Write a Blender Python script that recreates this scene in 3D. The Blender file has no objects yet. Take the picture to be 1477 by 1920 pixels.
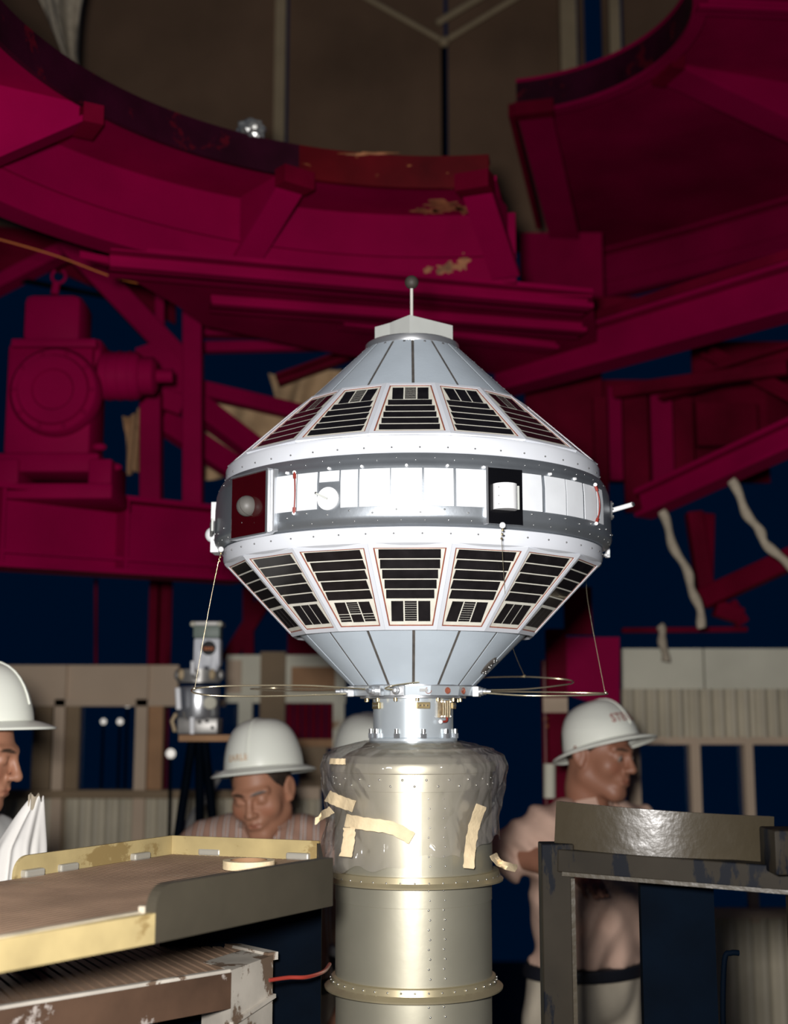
import bpy, bmesh, math, random
import numpy as np
from mathutils import Vector, Matrix, Euler
random.seed(7)
R = math.radians
S = bpy.context.scene
C = S.collection

# ------------------------------------------------------------------ camera, world, light
F = 2450.0                                  # focal length in pixels of the 1477 x 1920 frame
PITCH = math.atan(390 / F)
ZC = 1.75                                   # eye height
cam_d = bpy.data.cameras.new('camera')
cam = bpy.data.objects.new('camera', cam_d); C.objects.link(cam)
cam.location = (0, 0, ZC)
cam.rotation_euler = (math.pi / 2 + PITCH, 0, 0)
cam_d.sensor_fit = 'HORIZONTAL'; cam_d.sensor_width = 36.0
cam_d.lens = 36.0 * F / 1477
cam_d.clip_start = 0.05; cam_d.clip_end = 100
cam_d.dof.use_dof = True
cam_d.dof.focus_distance = 2.18
cam_d.dof.aperture_fstop = 3.8
S.camera = cam

w = bpy.data.worlds.new('night_sky'); S.world = w; w.use_nodes = True
w.node_tree.nodes['Background'].inputs[0].default_value = (0.0, 0.0036, 0.0135, 1)
w.node_tree.nodes['Background'].inputs[1].default_value = 1.0

fl = bpy.data.lights.new('flash', 'POINT'); fl.energy = 340; fl.shadow_soft_size = 0.07
fl.color = (1.0, 0.97, 0.95)
flo = bpy.data.objects.new('flash', fl); flo.location = (-0.09, 0.0, 1.86); C.objects.link(flo)

S.view_settings.view_transform = 'Standard'
S.view_settings.look = 'None'
S.view_settings.exposure = 0.0
S.view_settings.gamma = 1.0
S.view_settings.use_curve_mapping = False

# ------------------------------------------------------------------ photo measuring
_s, _c = math.sin(PITCH), math.cos(PITCH)
def ray(x, y):
    u = (x - 738.5) / F; v = (960 - y) / F
    return Vector((u, _c - v * _s, _s + v * _c))
def at(x, y, Y):
    r = ray(x, y); k = Y / r.y
    return Vector((r.x * k, Y, ZC + r.z * k))
def atz(x, y, z):
    r = ray(x, y); k = (z - ZC) / r.z
    return Vector((r.x * k, r.y * k, z))

# ------------------------------------------------------------------ materials
M = {}
def mat(name, col, rough=0.5, metal=0.0, var=0.12, scale=9.0, bump=0.0, bscale=60.0, coat=0.0, stain=None, spec=0.5):
    m = bpy.data.materials.new(name); m.use_nodes = True
    nt = m.node_tree; b = nt.nodes['Principled BSDF']
    b.inputs['Roughness'].default_value = rough; b.inputs['Metallic'].default_value = metal
    b.inputs['Specular IOR Level'].default_value = spec
    if coat: b.inputs['Coat Weight'].default_value = coat; b.inputs['Coat Roughness'].default_value = 0.08
    tc = nt.nodes.new('ShaderNodeTexCoord')
    n = nt.nodes.new('ShaderNodeTexNoise'); n.inputs['Scale'].default_value = scale; n.inputs['Detail'].default_value = 6
    nt.links.new(tc.outputs['Object'], n.inputs['Vector'])
    cr = nt.nodes.new('ShaderNodeValToRGB')
    cr.color_ramp.elements[0].position = 0.3; cr.color_ramp.elements[1].position = 0.7
    cr.color_ramp.elements[0].color = (*[c * (1 - var) for c in col], 1)
    cr.color_ramp.elements[1].color = (*[min(1, c * (1 + var)) for c in col], 1)
    nt.links.new(n.outputs['Fac'], cr.inputs['Fac'])
    out = cr.outputs['Color']
    if stain:                                   # (colour, scale, threshold, stretch)
        sc, ss, th, st = stain
        mp = nt.nodes.new('ShaderNodeMapping'); mp.inputs['Scale'].default_value = st
        nt.links.new(tc.outputs['Object'], mp.inputs['Vector'])
        n2 = nt.nodes.new('ShaderNodeTexNoise'); n2.inputs['Scale'].default_value = ss; n2.inputs['Detail'].default_value = 8; n2.inputs['Roughness'].default_value = 0.65
        nt.links.new(mp.outputs['Vector'], n2.inputs['Vector'])
        r2 = nt.nodes.new('ShaderNodeValToRGB')
        r2.color_ramp.elements[0].position = th; r2.color_ramp.elements[1].position = th + 0.035
        nt.links.new(n2.outputs['Fac'], r2.inputs['Fac'])
        mx = nt.nodes.new('ShaderNodeMix'); mx.data_type = 'RGBA'
        nt.links.new(r2.outputs['Color'], mx.inputs[0])
        nt.links.new(out, mx.inputs[6]); mx.inputs[7].default_value = (*sc, 1)
        out = mx.outputs[2]
    nt.links.new(out, b.inputs['Base Color'])
    if bump:
        n3 = nt.nodes.new('ShaderNodeTexNoise'); n3.inputs['Scale'].default_value = bscale; n3.inputs['Detail'].default_value = 4
        nt.links.new(tc.outputs['Object'], n3.inputs['Vector'])
        bp = nt.nodes.new('ShaderNodeBump'); bp.inputs['Strength'].default_value = bump; bp.inputs['Distance'].default_value = 0.01
        nt.links.new(n3.outputs['Fac'], bp.inputs['Height']); nt.links.new(bp.outputs['Normal'], b.inputs['Normal'])
    M[name] = m
    return m

RED = (0.215, 0.0004, 0.038)
mat('red_paint', RED, 0.6, var=0.18, scale=3, spec=0.03)
mat('red_worn', (0.085, 0.0015, 0.004), 0.4, var=0.4, scale=5, stain=((0.34, 0.12, 0.045), 9, 0.64, (1, 1, 2.5)), spec=0.3)
mat('red_deck', (0.20, 0.0004, 0.034), 0.6, var=0.25, scale=3, spec=0.03)
mat('bare_rust', (0.30, 0.12, 0.05), 0.5, var=0.5, scale=30)
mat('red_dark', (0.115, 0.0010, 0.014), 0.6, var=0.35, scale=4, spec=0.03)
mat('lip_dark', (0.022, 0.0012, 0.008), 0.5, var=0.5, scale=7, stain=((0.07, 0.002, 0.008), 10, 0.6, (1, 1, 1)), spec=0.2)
mat('brown_sheet', (0.19, 0.115, 0.070), 0.7, var=0.3, scale=1.3, spec=0.2)
mat('brown_trim', (0.42, 0.32, 0.19), 0.6, var=0.2, scale=3)
mat('canvas', (0.5, 0.33, 0.18), 0.9, var=0.3, scale=7, bump=0.4, bscale=12)
mat('white_enamel', (0.72, 0.75, 0.80), 0.42, var=0.02, scale=12, spec=0.35)
mat('grey_blue', (0.50, 0.57, 0.63), 0.55, var=0.05, scale=14, spec=0.3, bump=0.03, bscale=200)
mat('block_grey', (0.52, 0.54, 0.51), 0.6, var=0.05, scale=20, spec=0.3)
mat('band_metal', (0.33, 0.36, 0.39), 0.42, metal=0.75, var=0.12, scale=10, bump=0.02, bscale=120)
mat('patch_white', (0.74, 0.77, 0.80), 0.55, var=0.04, scale=25, spec=0.3)
mat('line_dark', (0.09, 0.08, 0.07), 0.7, var=0.3, scale=40)
mat('rivet_steel', (0.6, 0.6, 0.58), 0.25, metal=0.9)
mat('rivet_dark', (0.2, 0.2, 0.2), 0.35, metal=0.7)
mat('cell', (0.014, 0.012, 0.013), 0.16, var=0.35, scale=35, coat=0.3)
mat('cell_back', (0.78, 0.76, 0.66), 0.6, var=0.08, scale=60)
mat('gasket', (0.28, 0.085, 0.05), 0.6, var=0.3, scale=50)
mat('aluminium', (0.72, 0.74, 0.76), 0.28, metal=0.85, var=0.05, scale=20)
mat('neck_metal', (0.56, 0.62, 0.66), 0.30, metal=0.45, var=0.05, scale=15)
mat('drum_metal', (0.50, 0.475, 0.37), 0.42, metal=0.7, var=0.12, scale=5, bump=0.02, bscale=30)
mat('drum_flange', (0.44, 0.38, 0.24), 0.38, metal=0.6, var=0.15, scale=12)
mat('brass', (0.62, 0.48, 0.25), 0.3, metal=0.9)
mat('gold_wire', (0.80, 0.70, 0.48), 0.25, metal=0.85)
mat('black_glass', (0.004, 0.004, 0.005), 0.2, var=0.1)
mat('red_reflection', (0.04, 0.0010, 0.002), 0.12, var=0.15, scale=6, coat=0.5)  # red reflection of the gantry painted into the mirror plate's colour
mat('sensor_ball', (0.12, 0.115, 0.105), 0.5, var=0.1)
mat('black_ball', (0.045, 0.038, 0.03), 0.6)
mat('rod_white', (0.62, 0.60, 0.55), 0.5)
mat('pure_white', (0.85, 0.86, 0.87), 0.45)
mat('wire_red', (0.26, 0.03, 0.02), 0.4)
mat('terminal', (0.42, 0.32, 0.2), 0.35, metal=0.6, var=0.4, scale=120)
mat('tape', (0.80, 0.64, 0.40), 0.7, var=0.1, scale=30, bump=0.2, bscale=80)
mat('helmet', (0.90, 0.92, 0.82), 0.35, var=0.03, scale=8)
mat('letter_red', (0.36, 0.045, 0.025), 0.6)
mat('letter_tan', (0.60, 0.42, 0.26), 0.6, var=0.3, scale=80)
mat('hair', (0.035, 0.022, 0.014), 0.7, var=0.4, scale=60, bump=0.5, bscale=150)
mat('shirt_tan', (0.58, 0.39, 0.30), 0.9, var=0.08, scale=14, bump=0.15, bscale=25)
mat('shirt_white', (0.72, 0.73, 0.70), 0.9, var=0.05, scale=14)
mat('trousers', (0.50, 0.44, 0.34), 0.9, var=0.08, scale=14, bump=0.15, bscale=20)
mat('leather_black', (0.008, 0.009, 0.014), 0.5)
mat('shirt_dark', (0.02, 0.02, 0.03), 0.9)
mat('eye_white', (0.30, 0.24, 0.20), 0.3)
mat('eye_dark', (0.02, 0.014, 0.01), 0.2)
mat('cloth_white', (0.74, 0.72, 0.68), 0.9, var=0.05, scale=20)
mat('tray_yellow', (0.40, 0.315, 0.15), 0.6, var=0.22, scale=11, stain=((0.26, 0.185, 0.075), 7, 0.56, (1, 1, 1.5)), spec=0.2)
mat('tray_edge', (0.40, 0.35, 0.26), 0.6, var=0.2, scale=20)
mat('tray_olive', (0.046, 0.039, 0.026), 0.6, var=0.2, scale=8, stain=((0.2, 0.1, 0.05), 14, 0.72, (1, 1, 1)))
mat('ribbed_rubber', (0.29, 0.19, 0.125), 0.6, var=0.25, scale=9, stain=((0.30, 0.22, 0.15), 12, 0.66, (0.3, 2, 1)))
mat('bracket_zinc', (0.45, 0.43, 0.37), 0.45, metal=0.4)
mat('table_brown', (0.072, 0.040, 0.024), 0.5, var=0.3, scale=10, stain=((0.34, 0.30, 0.27), 13, 0.63, (1, 1, 1)))
mat('table_white', (0.42, 0.385, 0.33), 0.65, var=0.2, scale=14, stain=((0.13, 0.085, 0.055), 15, 0.545, (1, 1, 1)))
mat('drab', (0.040, 0.032, 0.020), 0.30, var=0.18, scale=6, bump=0.12, bscale=45, stain=((0.26, 0.21, 0.14), 24, 0.74, (1, 1, 2)))
mat('drab_frame', (0.017, 0.0135, 0.009), 0.6, var=0.25, scale=8, stain=((0.002, 0.003, 0.006), 9, 0.53, (2, 2, 0.6)), spec=0.1)
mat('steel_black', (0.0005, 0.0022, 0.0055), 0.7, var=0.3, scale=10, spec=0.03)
mat('hut_cream', (0.50, 0.38, 0.27), 0.7, var=0.1, scale=3)
mat('hut_white', (0.62, 0.60, 0.48), 0.7, var=0.1, scale=4, stain=((0.33, 0.2, 0.10), 2.5, 0.66, (1, 1, 2)))
mat('corrugated', (0.50, 0.45, 0.34), 0.65, var=0.12, scale=5)
mat('cardboard', (0.36, 0.20, 0.10), 0.8, var=0.2, scale=6)
mat('brown_door', (0.21, 0.145, 0.08), 0.7, var=0.15, scale=4)
mat('steel_grey', (0.34, 0.33, 0.31), 0.4, metal=0.5, var=0.15, scale=20)
mat('instr_white', (0.66, 0.68, 0.72), 0.4)
mat('instr_green', (0.16, 0.2, 0.17), 0.5)
mat('orange', (0.5, 0.13, 0.02), 0.6)
mat('rope_white', (0.42, 0.36, 0.27), 0.9, var=0.15, scale=30)
mat('foil', (0.6, 0.6, 0.58), 0.25, metal=0.8)
mat('floor_steel', (0.03, 0.03, 0.032), 0.7, var=0.3, scale=6)
mat('lamp_glass', (0.8, 0.8, 0.78), 0.2)
def plain_glass():
    m = bpy.data.materials.new('window_glass'); m.use_nodes = True; nt = m.node_tree; nt.nodes.clear()
    o = nt.nodes.new('ShaderNodeOutputMaterial'); mx = nt.nodes.new('ShaderNodeMixShader')
    t = nt.nodes.new('ShaderNodeBsdfTransparent'); g = nt.nodes.new('ShaderNodeBsdfGlossy'); g.inputs['Roughness'].default_value = 0.03
    fr = nt.nodes.new('ShaderNodeFresnel'); fr.inputs['IOR'].default_value = 1.45
    nt.links.new(fr.outputs[0], mx.inputs[0]); nt.links.new(t.outputs[0], mx.inputs[1]); nt.links.new(g.outputs[0], mx.inputs[2]); nt.links.new(mx.outputs[0], o.inputs[0])
    M['window_glass'] = m
plain_glass()
def plastic_film():
    m = bpy.data.materials.new('plastic_film'); m.use_nodes = True; nt = m.node_tree; nt.nodes.clear()
    o = nt.nodes.new('ShaderNodeOutputMaterial'); t = nt.nodes.new('ShaderNodeBsdfTransparent'); t.inputs[0].default_value = (0.985, 0.98, 0.97, 1)
    g = nt.nodes.new('ShaderNodeBsdfGlossy'); g.inputs['Roughness'].default_value = 0.09
    d = nt.nodes.new('ShaderNodeBsdfDiffuse'); d.inputs[0].default_value = (0.92, 0.84, 0.78, 1)
    fr = nt.nodes.new('ShaderNodeFresnel'); fr.inputs['IOR'].default_value = 1.6
    a = nt.nodes.new('ShaderNodeMixShader'); a.inputs[0].default_value = 0.09
    nt.links.new(t.outputs[0], a.inputs[1]); nt.links.new(d.outputs[0], a.inputs[2])
    b = nt.nodes.new('ShaderNodeMixShader')
    mu = nt.nodes.new('ShaderNodeMath'); mu.operation = 'MULTIPLY'; mu.inputs[1].default_value = 0.55
    nt.links.new(fr.outputs[0], mu.inputs[0]); nt.links.new(mu.outputs[0], b.inputs[0]); nt.links.new(a.outputs[0], b.inputs[1]); nt.links.new(g.outputs[0], b.inputs[2])
    tc = nt.nodes.new('ShaderNodeTexCoord'); mp = nt.nodes.new('ShaderNodeMapping'); mp.inputs['Scale'].default_value = (1, 1, 0.55); nt.links.new(tc.outputs['Object'], mp.inputs['Vector'])
    vo = nt.nodes.new('ShaderNodeTexVoronoi'); vo.feature = 'DISTANCE_TO_EDGE'; vo.inputs['Scale'].default_value = 26; nt.links.new(mp.outputs['Vector'], vo.inputs['Vector'])
    nz_ = nt.nodes.new('ShaderNodeTexNoise'); nz_.inputs['Scale'].default_value = 22; nt.links.new(mp.outputs['Vector'], nz_.inputs['Vector'])
    ad = nt.nodes.new('ShaderNodeMath'); ad.operation = 'ADD'; nt.links.new(vo.outputs['Distance'], ad.inputs[0]); nt.links.new(nz_.outputs['Fac'], ad.inputs[1])
    bp = nt.nodes.new('ShaderNodeBump'); bp.inputs['Strength'].default_value = 0.9; bp.inputs['Distance'].default_value = 0.012; nt.links.new(ad.outputs[0], bp.inputs['Height'])
    nt.links.new(bp.outputs['Normal'], g.inputs['Normal']); nt.links.new(bp.outputs['Normal'], d.inputs['Normal'])
    nt.links.new(b.outputs[0], o.inputs[0]); M['plastic_film'] = m
plastic_film()
def skin_mat():
    m = bpy.data.materials.new('skin'); m.use_nodes = True; nt = m.node_tree; b = nt.nodes['Principled BSDF']
    a = nt.nodes.new('ShaderNodeAttribute'); a.attribute_name = 'tone'
    nt.links.new(a.outputs['Color'], b.inputs['Base Color'])
    b.inputs['Roughness'].default_value = 0.5; b.inputs['Specular IOR Level'].default_value = 0.5
    n = nt.nodes.new('ShaderNodeTexNoise'); n.inputs['Scale'].default_value = 220
    bp = nt.nodes.new('ShaderNodeBump'); bp.inputs['Strength'].default_value = 0.08; bp.inputs['Distance'].default_value = 0.004
    nt.links.new(n.outputs['Fac'], bp.inputs['Height']); nt.links.new(bp.outputs['Normal'], b.inputs['Normal'])
    M['skin'] = m
skin_mat()
def stripe_shirt():
    m = mat('shirt_striped', (0.34, 0.22, 0.16), 0.9, var=0.1)
    nt = m.node_tree; b = nt.nodes['Principled BSDF']
    tc = nt.nodes.new('ShaderNodeTexCoord'); wv = nt.nodes.new('ShaderNodeTexWave'); wv.bands_direction = 'X'; wv.inputs['Scale'].default_value = 9; wv.inputs['Distortion'].default_value = 0.6
    nt.links.new(tc.outputs['Object'], wv.inputs['Vector'])
    cr = nt.nodes.new('ShaderNodeValToRGB'); cr.color_ramp.interpolation = 'CONSTANT'
    e = cr.color_ramp.elements; e[0].position = 0; e[0].color = (0.36, 0.21, 0.15, 1); e[1].position = 0.55; e[1].color = (0.14, 0.09, 0.07, 1)
    x = e.new(0.72); x.color = (0.62, 0.60, 0.58, 1); x = e.new(0.88); x.color = (0.36, 0.21, 0.15, 1)
    nt.links.new(wv.outputs['Fac'], cr.inputs['Fac']); nt.links.new(cr.outputs['Color'], b.inputs['Base Color'])
stripe_shirt()

# ------------------------------------------------------------------ mesh helpers
def children_world(o):
    v = Vector((0, 0, 0))
    while o is not None:
        v += o.location; o = o.parent
    return v

class MB:
    """collects shapes in world coordinates; build() links them as ONE mesh object"""
    def __init__(self): self.v = []; self.f = []
    def add(self, vs, fs):
        o = len(self.v); self.v += [tuple(x) for x in vs]; self.f += [tuple(i + o for i in f) for f in fs]; return self
    def box(self, c, size, rot=None, bev=0.0):
        sx, sy, sz = [s / 2 for s in size]
        if bev:
            b = min(bev, sx * .9, sy * .9, sz * .9); bm = bmesh.new(); bmesh.ops.create_cube(bm, size=1)
            for vv in bm.verts: vv.co = Vector((vv.co.x * sx * 2, vv.co.y * sy * 2, vv.co.z * sz * 2))
            bmesh.ops.bevel(bm, geom=bm.edges[:] , offset=b, segments=2, affect='EDGES', profile=0.5)
            vs = [vv.co.copy() for vv in bm.verts]; bm.verts.index_update(); fs = [[q.index for q in f.verts] for f in bm.faces]; bm.free()
        else:
            vs = [Vector((x, y, z)) for x in (-sx, sx) for y in (-sy, sy) for z in (-sz, sz)]
            fs = [(0, 1, 3, 2), (4, 6, 7, 5), (0, 4, 5, 1), (2, 3, 7, 6), (0, 2, 6, 4), (1, 5, 7, 3)]
        if rot is not None: vs = [rot @ q for q in vs]
        c = Vector(c); return self.add([q + c for q in vs], fs)
    def bar(self, p0, p1, w, h, up=(0, 0, 1), bev=0.0):
        p0, p1 = Vector(p0), Vector(p1); d = (p1 - p0); L = d.length; d.normalize()
        u = Vector(up); s = d.cross(u)
        if s.length < 1e-4: s = d.cross(Vector((0, 1, 0)))
        s.normalize(); u = s.cross(d)
        rot = Matrix((s, d, u)).transposed()
        return self.box((p0 + p1) / 2, (w, L, h), rot, bev)
    def ibeam(self, p0, p1, w, h, t=0.014, up=(0, 0, 1)):
        p0, p1 = Vector(p0), Vector(p1); d = (p1 - p0).normalized(); s = d.cross(Vector(up)).normalized(); u = s.cross(d)
        self.bar(p0, p1, t, h, up); o = u * (h / 2 - t / 2)
        self.bar(p0 + o, p1 + o, w, t, up); self.bar(p0 - o, p1 - o, w, t, up); return self
    def channel(self, p0, p1, w, h, t=0.014, up=(0, 0, 1)):
        p0, p1 = Vector(p0), Vector(p1); d = (p1 - p0).normalized(); s = d.cross(Vector(up)).normalized(); u = s.cross(d)
        self.bar(p0, p1, t, h, up); o = u * (h / 2 - t / 2); q = s * (w / 2)
        self.bar(p0 + o + q, p1 + o + q, w, t, up); self.bar(p0 - o + q, p1 - o + q, w, t, up); return self
    def tube(self, pts, r, n=8, closed=False, caps=True):
        pts = [Vector(p) for p in pts]; N = len(pts); rr = r if isinstance(r, (list, tuple)) else [r] * N
        prev = None; vs = []
        for i, p in enumerate(pts):
            a = pts[i - 1] if (i > 0 or closed) else p; b = pts[(i + 1) % N] if (i < N - 1 or closed) else p
            d = (b - a).normalized()
            if prev is None:
                s = d.cross(Vector((0, 0, 1)))
                if s.length < 1e-3: s = d.cross(Vector((1, 0, 0)))
            else: s = prev - d * prev.dot(d)
            s.normalize(); prev = s; u = s.cross(d)
            for k in range(n):
                a_ = 2 * math.pi * k / n; vs.append(p + (s * math.cos(a_) + u * math.sin(a_)) * rr[i])
        fs = []
        for i in range(N if closed else N - 1):
            j = (i + 1) % N
            for k in range(n): fs.append((i * n + k, i * n + (k + 1) % n, j * n + (k + 1) % n, j * n + k))
        if caps and not closed: fs.append(tuple(range(n - 1, -1, -1))); fs.append(tuple((N - 1) * n + k for k in range(n)))
        return self.add(vs, fs)
    def cyl(self, p0, p1, r, n=24, r1=None): return self.tube([p0, p1], [r, r if r1 is None else r1], n)
    def lathe(self, prof, c=(0, 0, 0), n=64, a0=0.0, a1=2 * math.pi, rot=None, close=False):
        full = abs(a1 - a0 - 2 * math.pi) < 1e-6; m = n if full else n + 1; vs = []; c = Vector(c)
        for i in range(m):
            a = a0 + (a1 - a0) * i / n
            for r, z in prof:
                q = Vector((r * math.cos(a), r * math.sin(a), z))
                if rot is not None: q = rot @ q
                vs.append(q + c)
        k = len(prof); fs = []; kk = k if close else k - 1
        for i in range(n):
            j = (i + 1) % m
            for t in range(kk): t2 = (t + 1) % k; fs.append((i * k + t, j * k + t, j * k + t2, i * k + t2))
        if close and not full: fs.append(tuple(range(k))); fs.append(tuple((m - 1) * k + t for t in range(k - 1, -1, -1)))
        return self.add(vs, fs)
    def ball(self, c, r, n=16, sc=(1, 1, 1), rot=None):
        h = n // 2; prof = [(r * math.sin(math.pi * i / h), -r * math.cos(math.pi * i / h)) for i in range(h + 1)]
        t = MB().lathe(prof, (0, 0, 0), n); vs = [Vector((q[0] * sc[0], q[1] * sc[1], q[2] * sc[2])) for q in t.v]
        if rot is not None: vs = [rot @ q for q in vs]
        return self.add([q + Vector(c) for q in vs], t.f)
    def plate(self, poly, n, t):
        """polygon in 3-D extruded by t against normal n"""
        n = Vector(n).normalized(); k = len(poly); a = [Vector(p) for p in poly]; b = [p - n * t for p in a]
        fs = [tuple(range(k)), tuple(range(2 * k - 1, k - 1, -1))] + [(i, k + i, k + (i + 1) % k, (i + 1) % k) for i in range(k)]
        return self.add(a + b, fs)
    def sheet(self, fn, nu, nv):
        vs = [fn(i / nu, j / nv) for i in range(nu + 1) for j in range(nv + 1)]
        fs = [(i * (nv + 1) + j, (i + 1) * (nv + 1) + j, (i + 1) * (nv + 1) + j + 1, i * (nv + 1) + j + 1) for i in range(nu) for j in range(nv)]
        return self.add(vs, fs)
    def mesh(self, name, m, off=(0, 0, 0), smooth=None, thick=None):
        me = bpy.data.meshes.new(name); o = Vector(off)
        me.from_pydata([tuple(Vector(q) - o) for q in self.v], [], self.f)
        bm = bmesh.new(); bm.from_mesh(me); bmesh.ops.remove_doubles(bm, verts=bm.verts, dist=1e-6); bmesh.ops.recalc_face_normals(bm, faces=bm.faces)
        if thick: bmesh.ops.solidify(bm, geom=bm.faces[:], thickness=-thick)
        bm.to_mesh(me); bm.free()
        me.materials.append(M[m])
        if smooth is not None:
            me.polygons.foreach_set('use_smooth', [True] * len(me.polygons))
            me.set_sharp_from_angle(angle=R(smooth))
        return me
    def build(self, name, m, parent=None, smooth=None, label=None, cat=None, group=None, kind=None, loc=None, thick=None):
        off = children_world(parent) if parent is not None else Vector((0, 0, 0))
        if parent is None and loc is None and self.v:
            a = np.array([tuple(q) for q in self.v]); loc = Vector(((a[:, 0].min() + a[:, 0].max()) / 2, (a[:, 1].min() + a[:, 1].max()) / 2, a[:, 2].min()))
        if loc is not None: off = off + Vector(loc)
        me = self.mesh(name, m, off, smooth, thick); o = bpy.data.objects.new(name, me); C.objects.link(o)
        if parent is not None: o.parent = parent
        if loc is not None: o.location = loc
        tag(o, label, cat, group, kind); return o

def tag(o, label=None, cat=None, group=None, kind=None):
    if label: o['label'] = label
    if cat: o['category'] = cat
    if group: o['group'] = group
    if kind: o['kind'] = kind
    return o
def thing(name, loc, label, cat, group=None, kind=None):
    o = bpy.data.objects.new(name, None); C.objects.link(o); o.location = loc; o.empty_display_size = 0.05
    return tag(o, label, cat, group, kind)
def link_copy(src, parent, name=None, rz=None, loc=None):
    o = src.copy(); C.objects.link(o); o.parent = parent
    if rz is not None: o.rotation_euler = (0, 0, rz)
    if loc is not None: o.location = loc
    return o
def spline(pts, n=8):
    pts = [Vector(p) for p in pts]; out = []
    for i in range(len(pts) - 1):
        p0 = pts[max(i - 1, 0)]; p1 = pts[i]; p2 = pts[i + 1]; p3 = pts[min(i + 2, len(pts) - 1)]
        for k in range(n):
            t = k / n
            out.append(0.5 * ((2 * p1) + (p2 - p0) * t + (2 * p0 - 5 * p1 + 4 * p2 - p3) * t * t + (3 * p1 - p0 - 3 * p2 + p3) * t ** 3))
    return out + [pts[-1]]

# ------------------------------------------------------------------ the setting
MB().box((0, 4.0, -0.05), (12, 12, 0.1)).build('floor', 'floor_steel', kind='structure')

def rect(mb, x0, x1, y0, y1, Y, t, bev=0.0):
    """upright slab whose front face covers a measured rectangle at distance Y"""
    a = at((x0 + x1) / 2, y0, Y).z; b = at((x0 + x1) / 2, y1, Y).z; ym = (y0 + y1) / 2
    xa = at(x0, ym, Y).x; xb = at(x1, ym, Y).x
    return mb.box(((xa + xb) / 2, Y + t / 2, (a + b) / 2), (xb - xa, t, a - b), None, bev)
def corrugated(x0, x1, z0, z1, Y, pitch=0.06, amp=0.012):
    mb = MB(); n = int((x1 - x0) / pitch * 8)
    return mb.sheet(lambda u, v: Vector((x0 + (x1 - x0) * u, Y + amp * math.sin(2 * math.pi * (x1 - x0) * u / pitch), z0 + (z1 - z0) * v)), n, 1)

# left hut wall
YL = 5.2
wl = thing('wall_left', (at(200, 1400, YL).x, YL, 0), None, None, kind='structure')
xl0, xl1 = at(-260, 1300, YL).x, at(600, 1300, YL).x
zl = lambda y: at(200, y, YL).z
for xa, xb in ((-260, 108), (112, 262), (268, 334)):
    rect(MB(), xa, xb, 1247, 1318, YL, 0.03).build('header_panel', 'hut_cream', wl)
rect(MB(), -260, 420, 1311, 1324, YL - 0.02, 0.05).build('header_rail', 'hut_cream', wl)
for xa, xb in ((96, 116), (250, 272)):
    rect(MB(), xa, xb, 1247, 1700, YL - 0.02, 0.05).build('post', 'hut_cream', wl)
for xa, xb, m in ((-260, -30, 'brown_door'), (60, 96, 'brown_door'), (118, 147, 'brown_door'), (274, 304, 'cardboard')):
    rect(MB(), xa, xb, 1322, 1486, YL + 0.02, 0.03).build('window_jamb', m, wl)
rect(MB(), -260, 440, 1482, 1497, YL - 0.04, 0.08).build('window_sill', 'brown_door', wl)
for k in range(5):
    a, b = -260 + k * 172, -260 + (k + 1) * 172
    corrugated(at(a, 1500, YL).x, at(b, 1500, YL).x, 0.0, zl(1494), YL + 0.02, 0.052, 0.011).build('corrugated_sheet', 'corrugated', wl, smooth=50, thick=0.003)
rect(MB(), 440, 600, 1475, 1498, YL - 0.03, 0.06).build('window_sill', 'hut_cream', wl)
rect(MB(), 560, 612, 1400, 1480, YL + 0.02, 0.03).build('window_jamb', 'brown_door', wl)
for xa, xb in ((148, 250), (304, 440)):
    rect(MB(), xa, xb, 1324, 1484, YL + 0.06, 0.006).build('pane', 'window_glass', wl)
# white framed hut end between the instrument and the satellite
YM = 5.4
wm = thing('wall_middle', (at(535, 1300, YM).x, YM, 0), None, None, kind='structure')
rect(MB(), 424, 648, 1228, 1318, YM, 0.03).build('header_panel', 'hut_white', wm)
rect(MB(), 487, 534, 1222, 1420, YM - 0.035, 0.03).build('door_panel', 'brown_door', wm)
rect(MB(), 546, 628, 1250, 1296, YM - 0.03, 0.012).build('cardboard_sheet', 'cardboard', wm)
rect(MB(), 424, 452, 1238, 1300, YM - 0.02, 0.012).build('cardboard_sheet', 'hut_cream', wm)
rect(MB(), 446, 472, 1300, 1420, YM - 0.02, 0.05).build('post', 'hut_white', wm)
rect(MB(), 624, 645, 1250, 1480, YM - 0.02, 0.05).build('post', 'hut_white', wm)
rect(MB(), 470, 626, 1386, 1402, YM - 0.01, 0.05).build('sill_rail', 'cardboard', wm)
for k in range(6):
    rect(MB(), 536 + k * 15, 549 + k * 15, 1312, 1390, YM + 0.05, 0.02).build('slat', 'red_dark', wm)
for xa in (450, 626):
    rect(MB(), xa, xa + 18, 1420, 2070, YM, 0.05).build('post', 'brown_door', wm)

# right hut wall
YR = 5.0
wr = thing('wall_right', (at(1330, 1400, YR).x, YR, 0), None, None, kind='structure')
zr = lambda y: at(1330, y, YR).z
for xa, xb in ((1166, 1318), (1321, 1700)):
    rect(MB(), xa, xb, 1216, 1296, YR, 0.04).build('header_panel', 'hut_white', wr)
for k in range(4):
    a, b = 1164 + k * 124, 1164 + (k + 1) * 124
    corrugated(at(a, 1340, YR).x, at(b, 1340, YR).x, zr(1386), zr(1292), YR - 0.02, 0.046, 0.011).build('corrugated_sheet', 'corrugated', wr, smooth=50, thick=0.003)
rect(MB(), 1164, 1700, 1382, 1396, YR - 0.03, 0.06).build('window_rail', 'hut_cream', wr)
for xa, xb in ((1180, 1204), (1300, 1318), (1402, 1418), (1520, 1540)):
    rect(MB(), xa, xb, 1390, 1730, YR - 0.02, 0.05).build('post', 'hut_cream', wr)
rect(MB(), 1164, 1700, 1706, 1722, YR - 0.04, 0.07).build('window_sill', 'hut_cream', wr)
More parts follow.
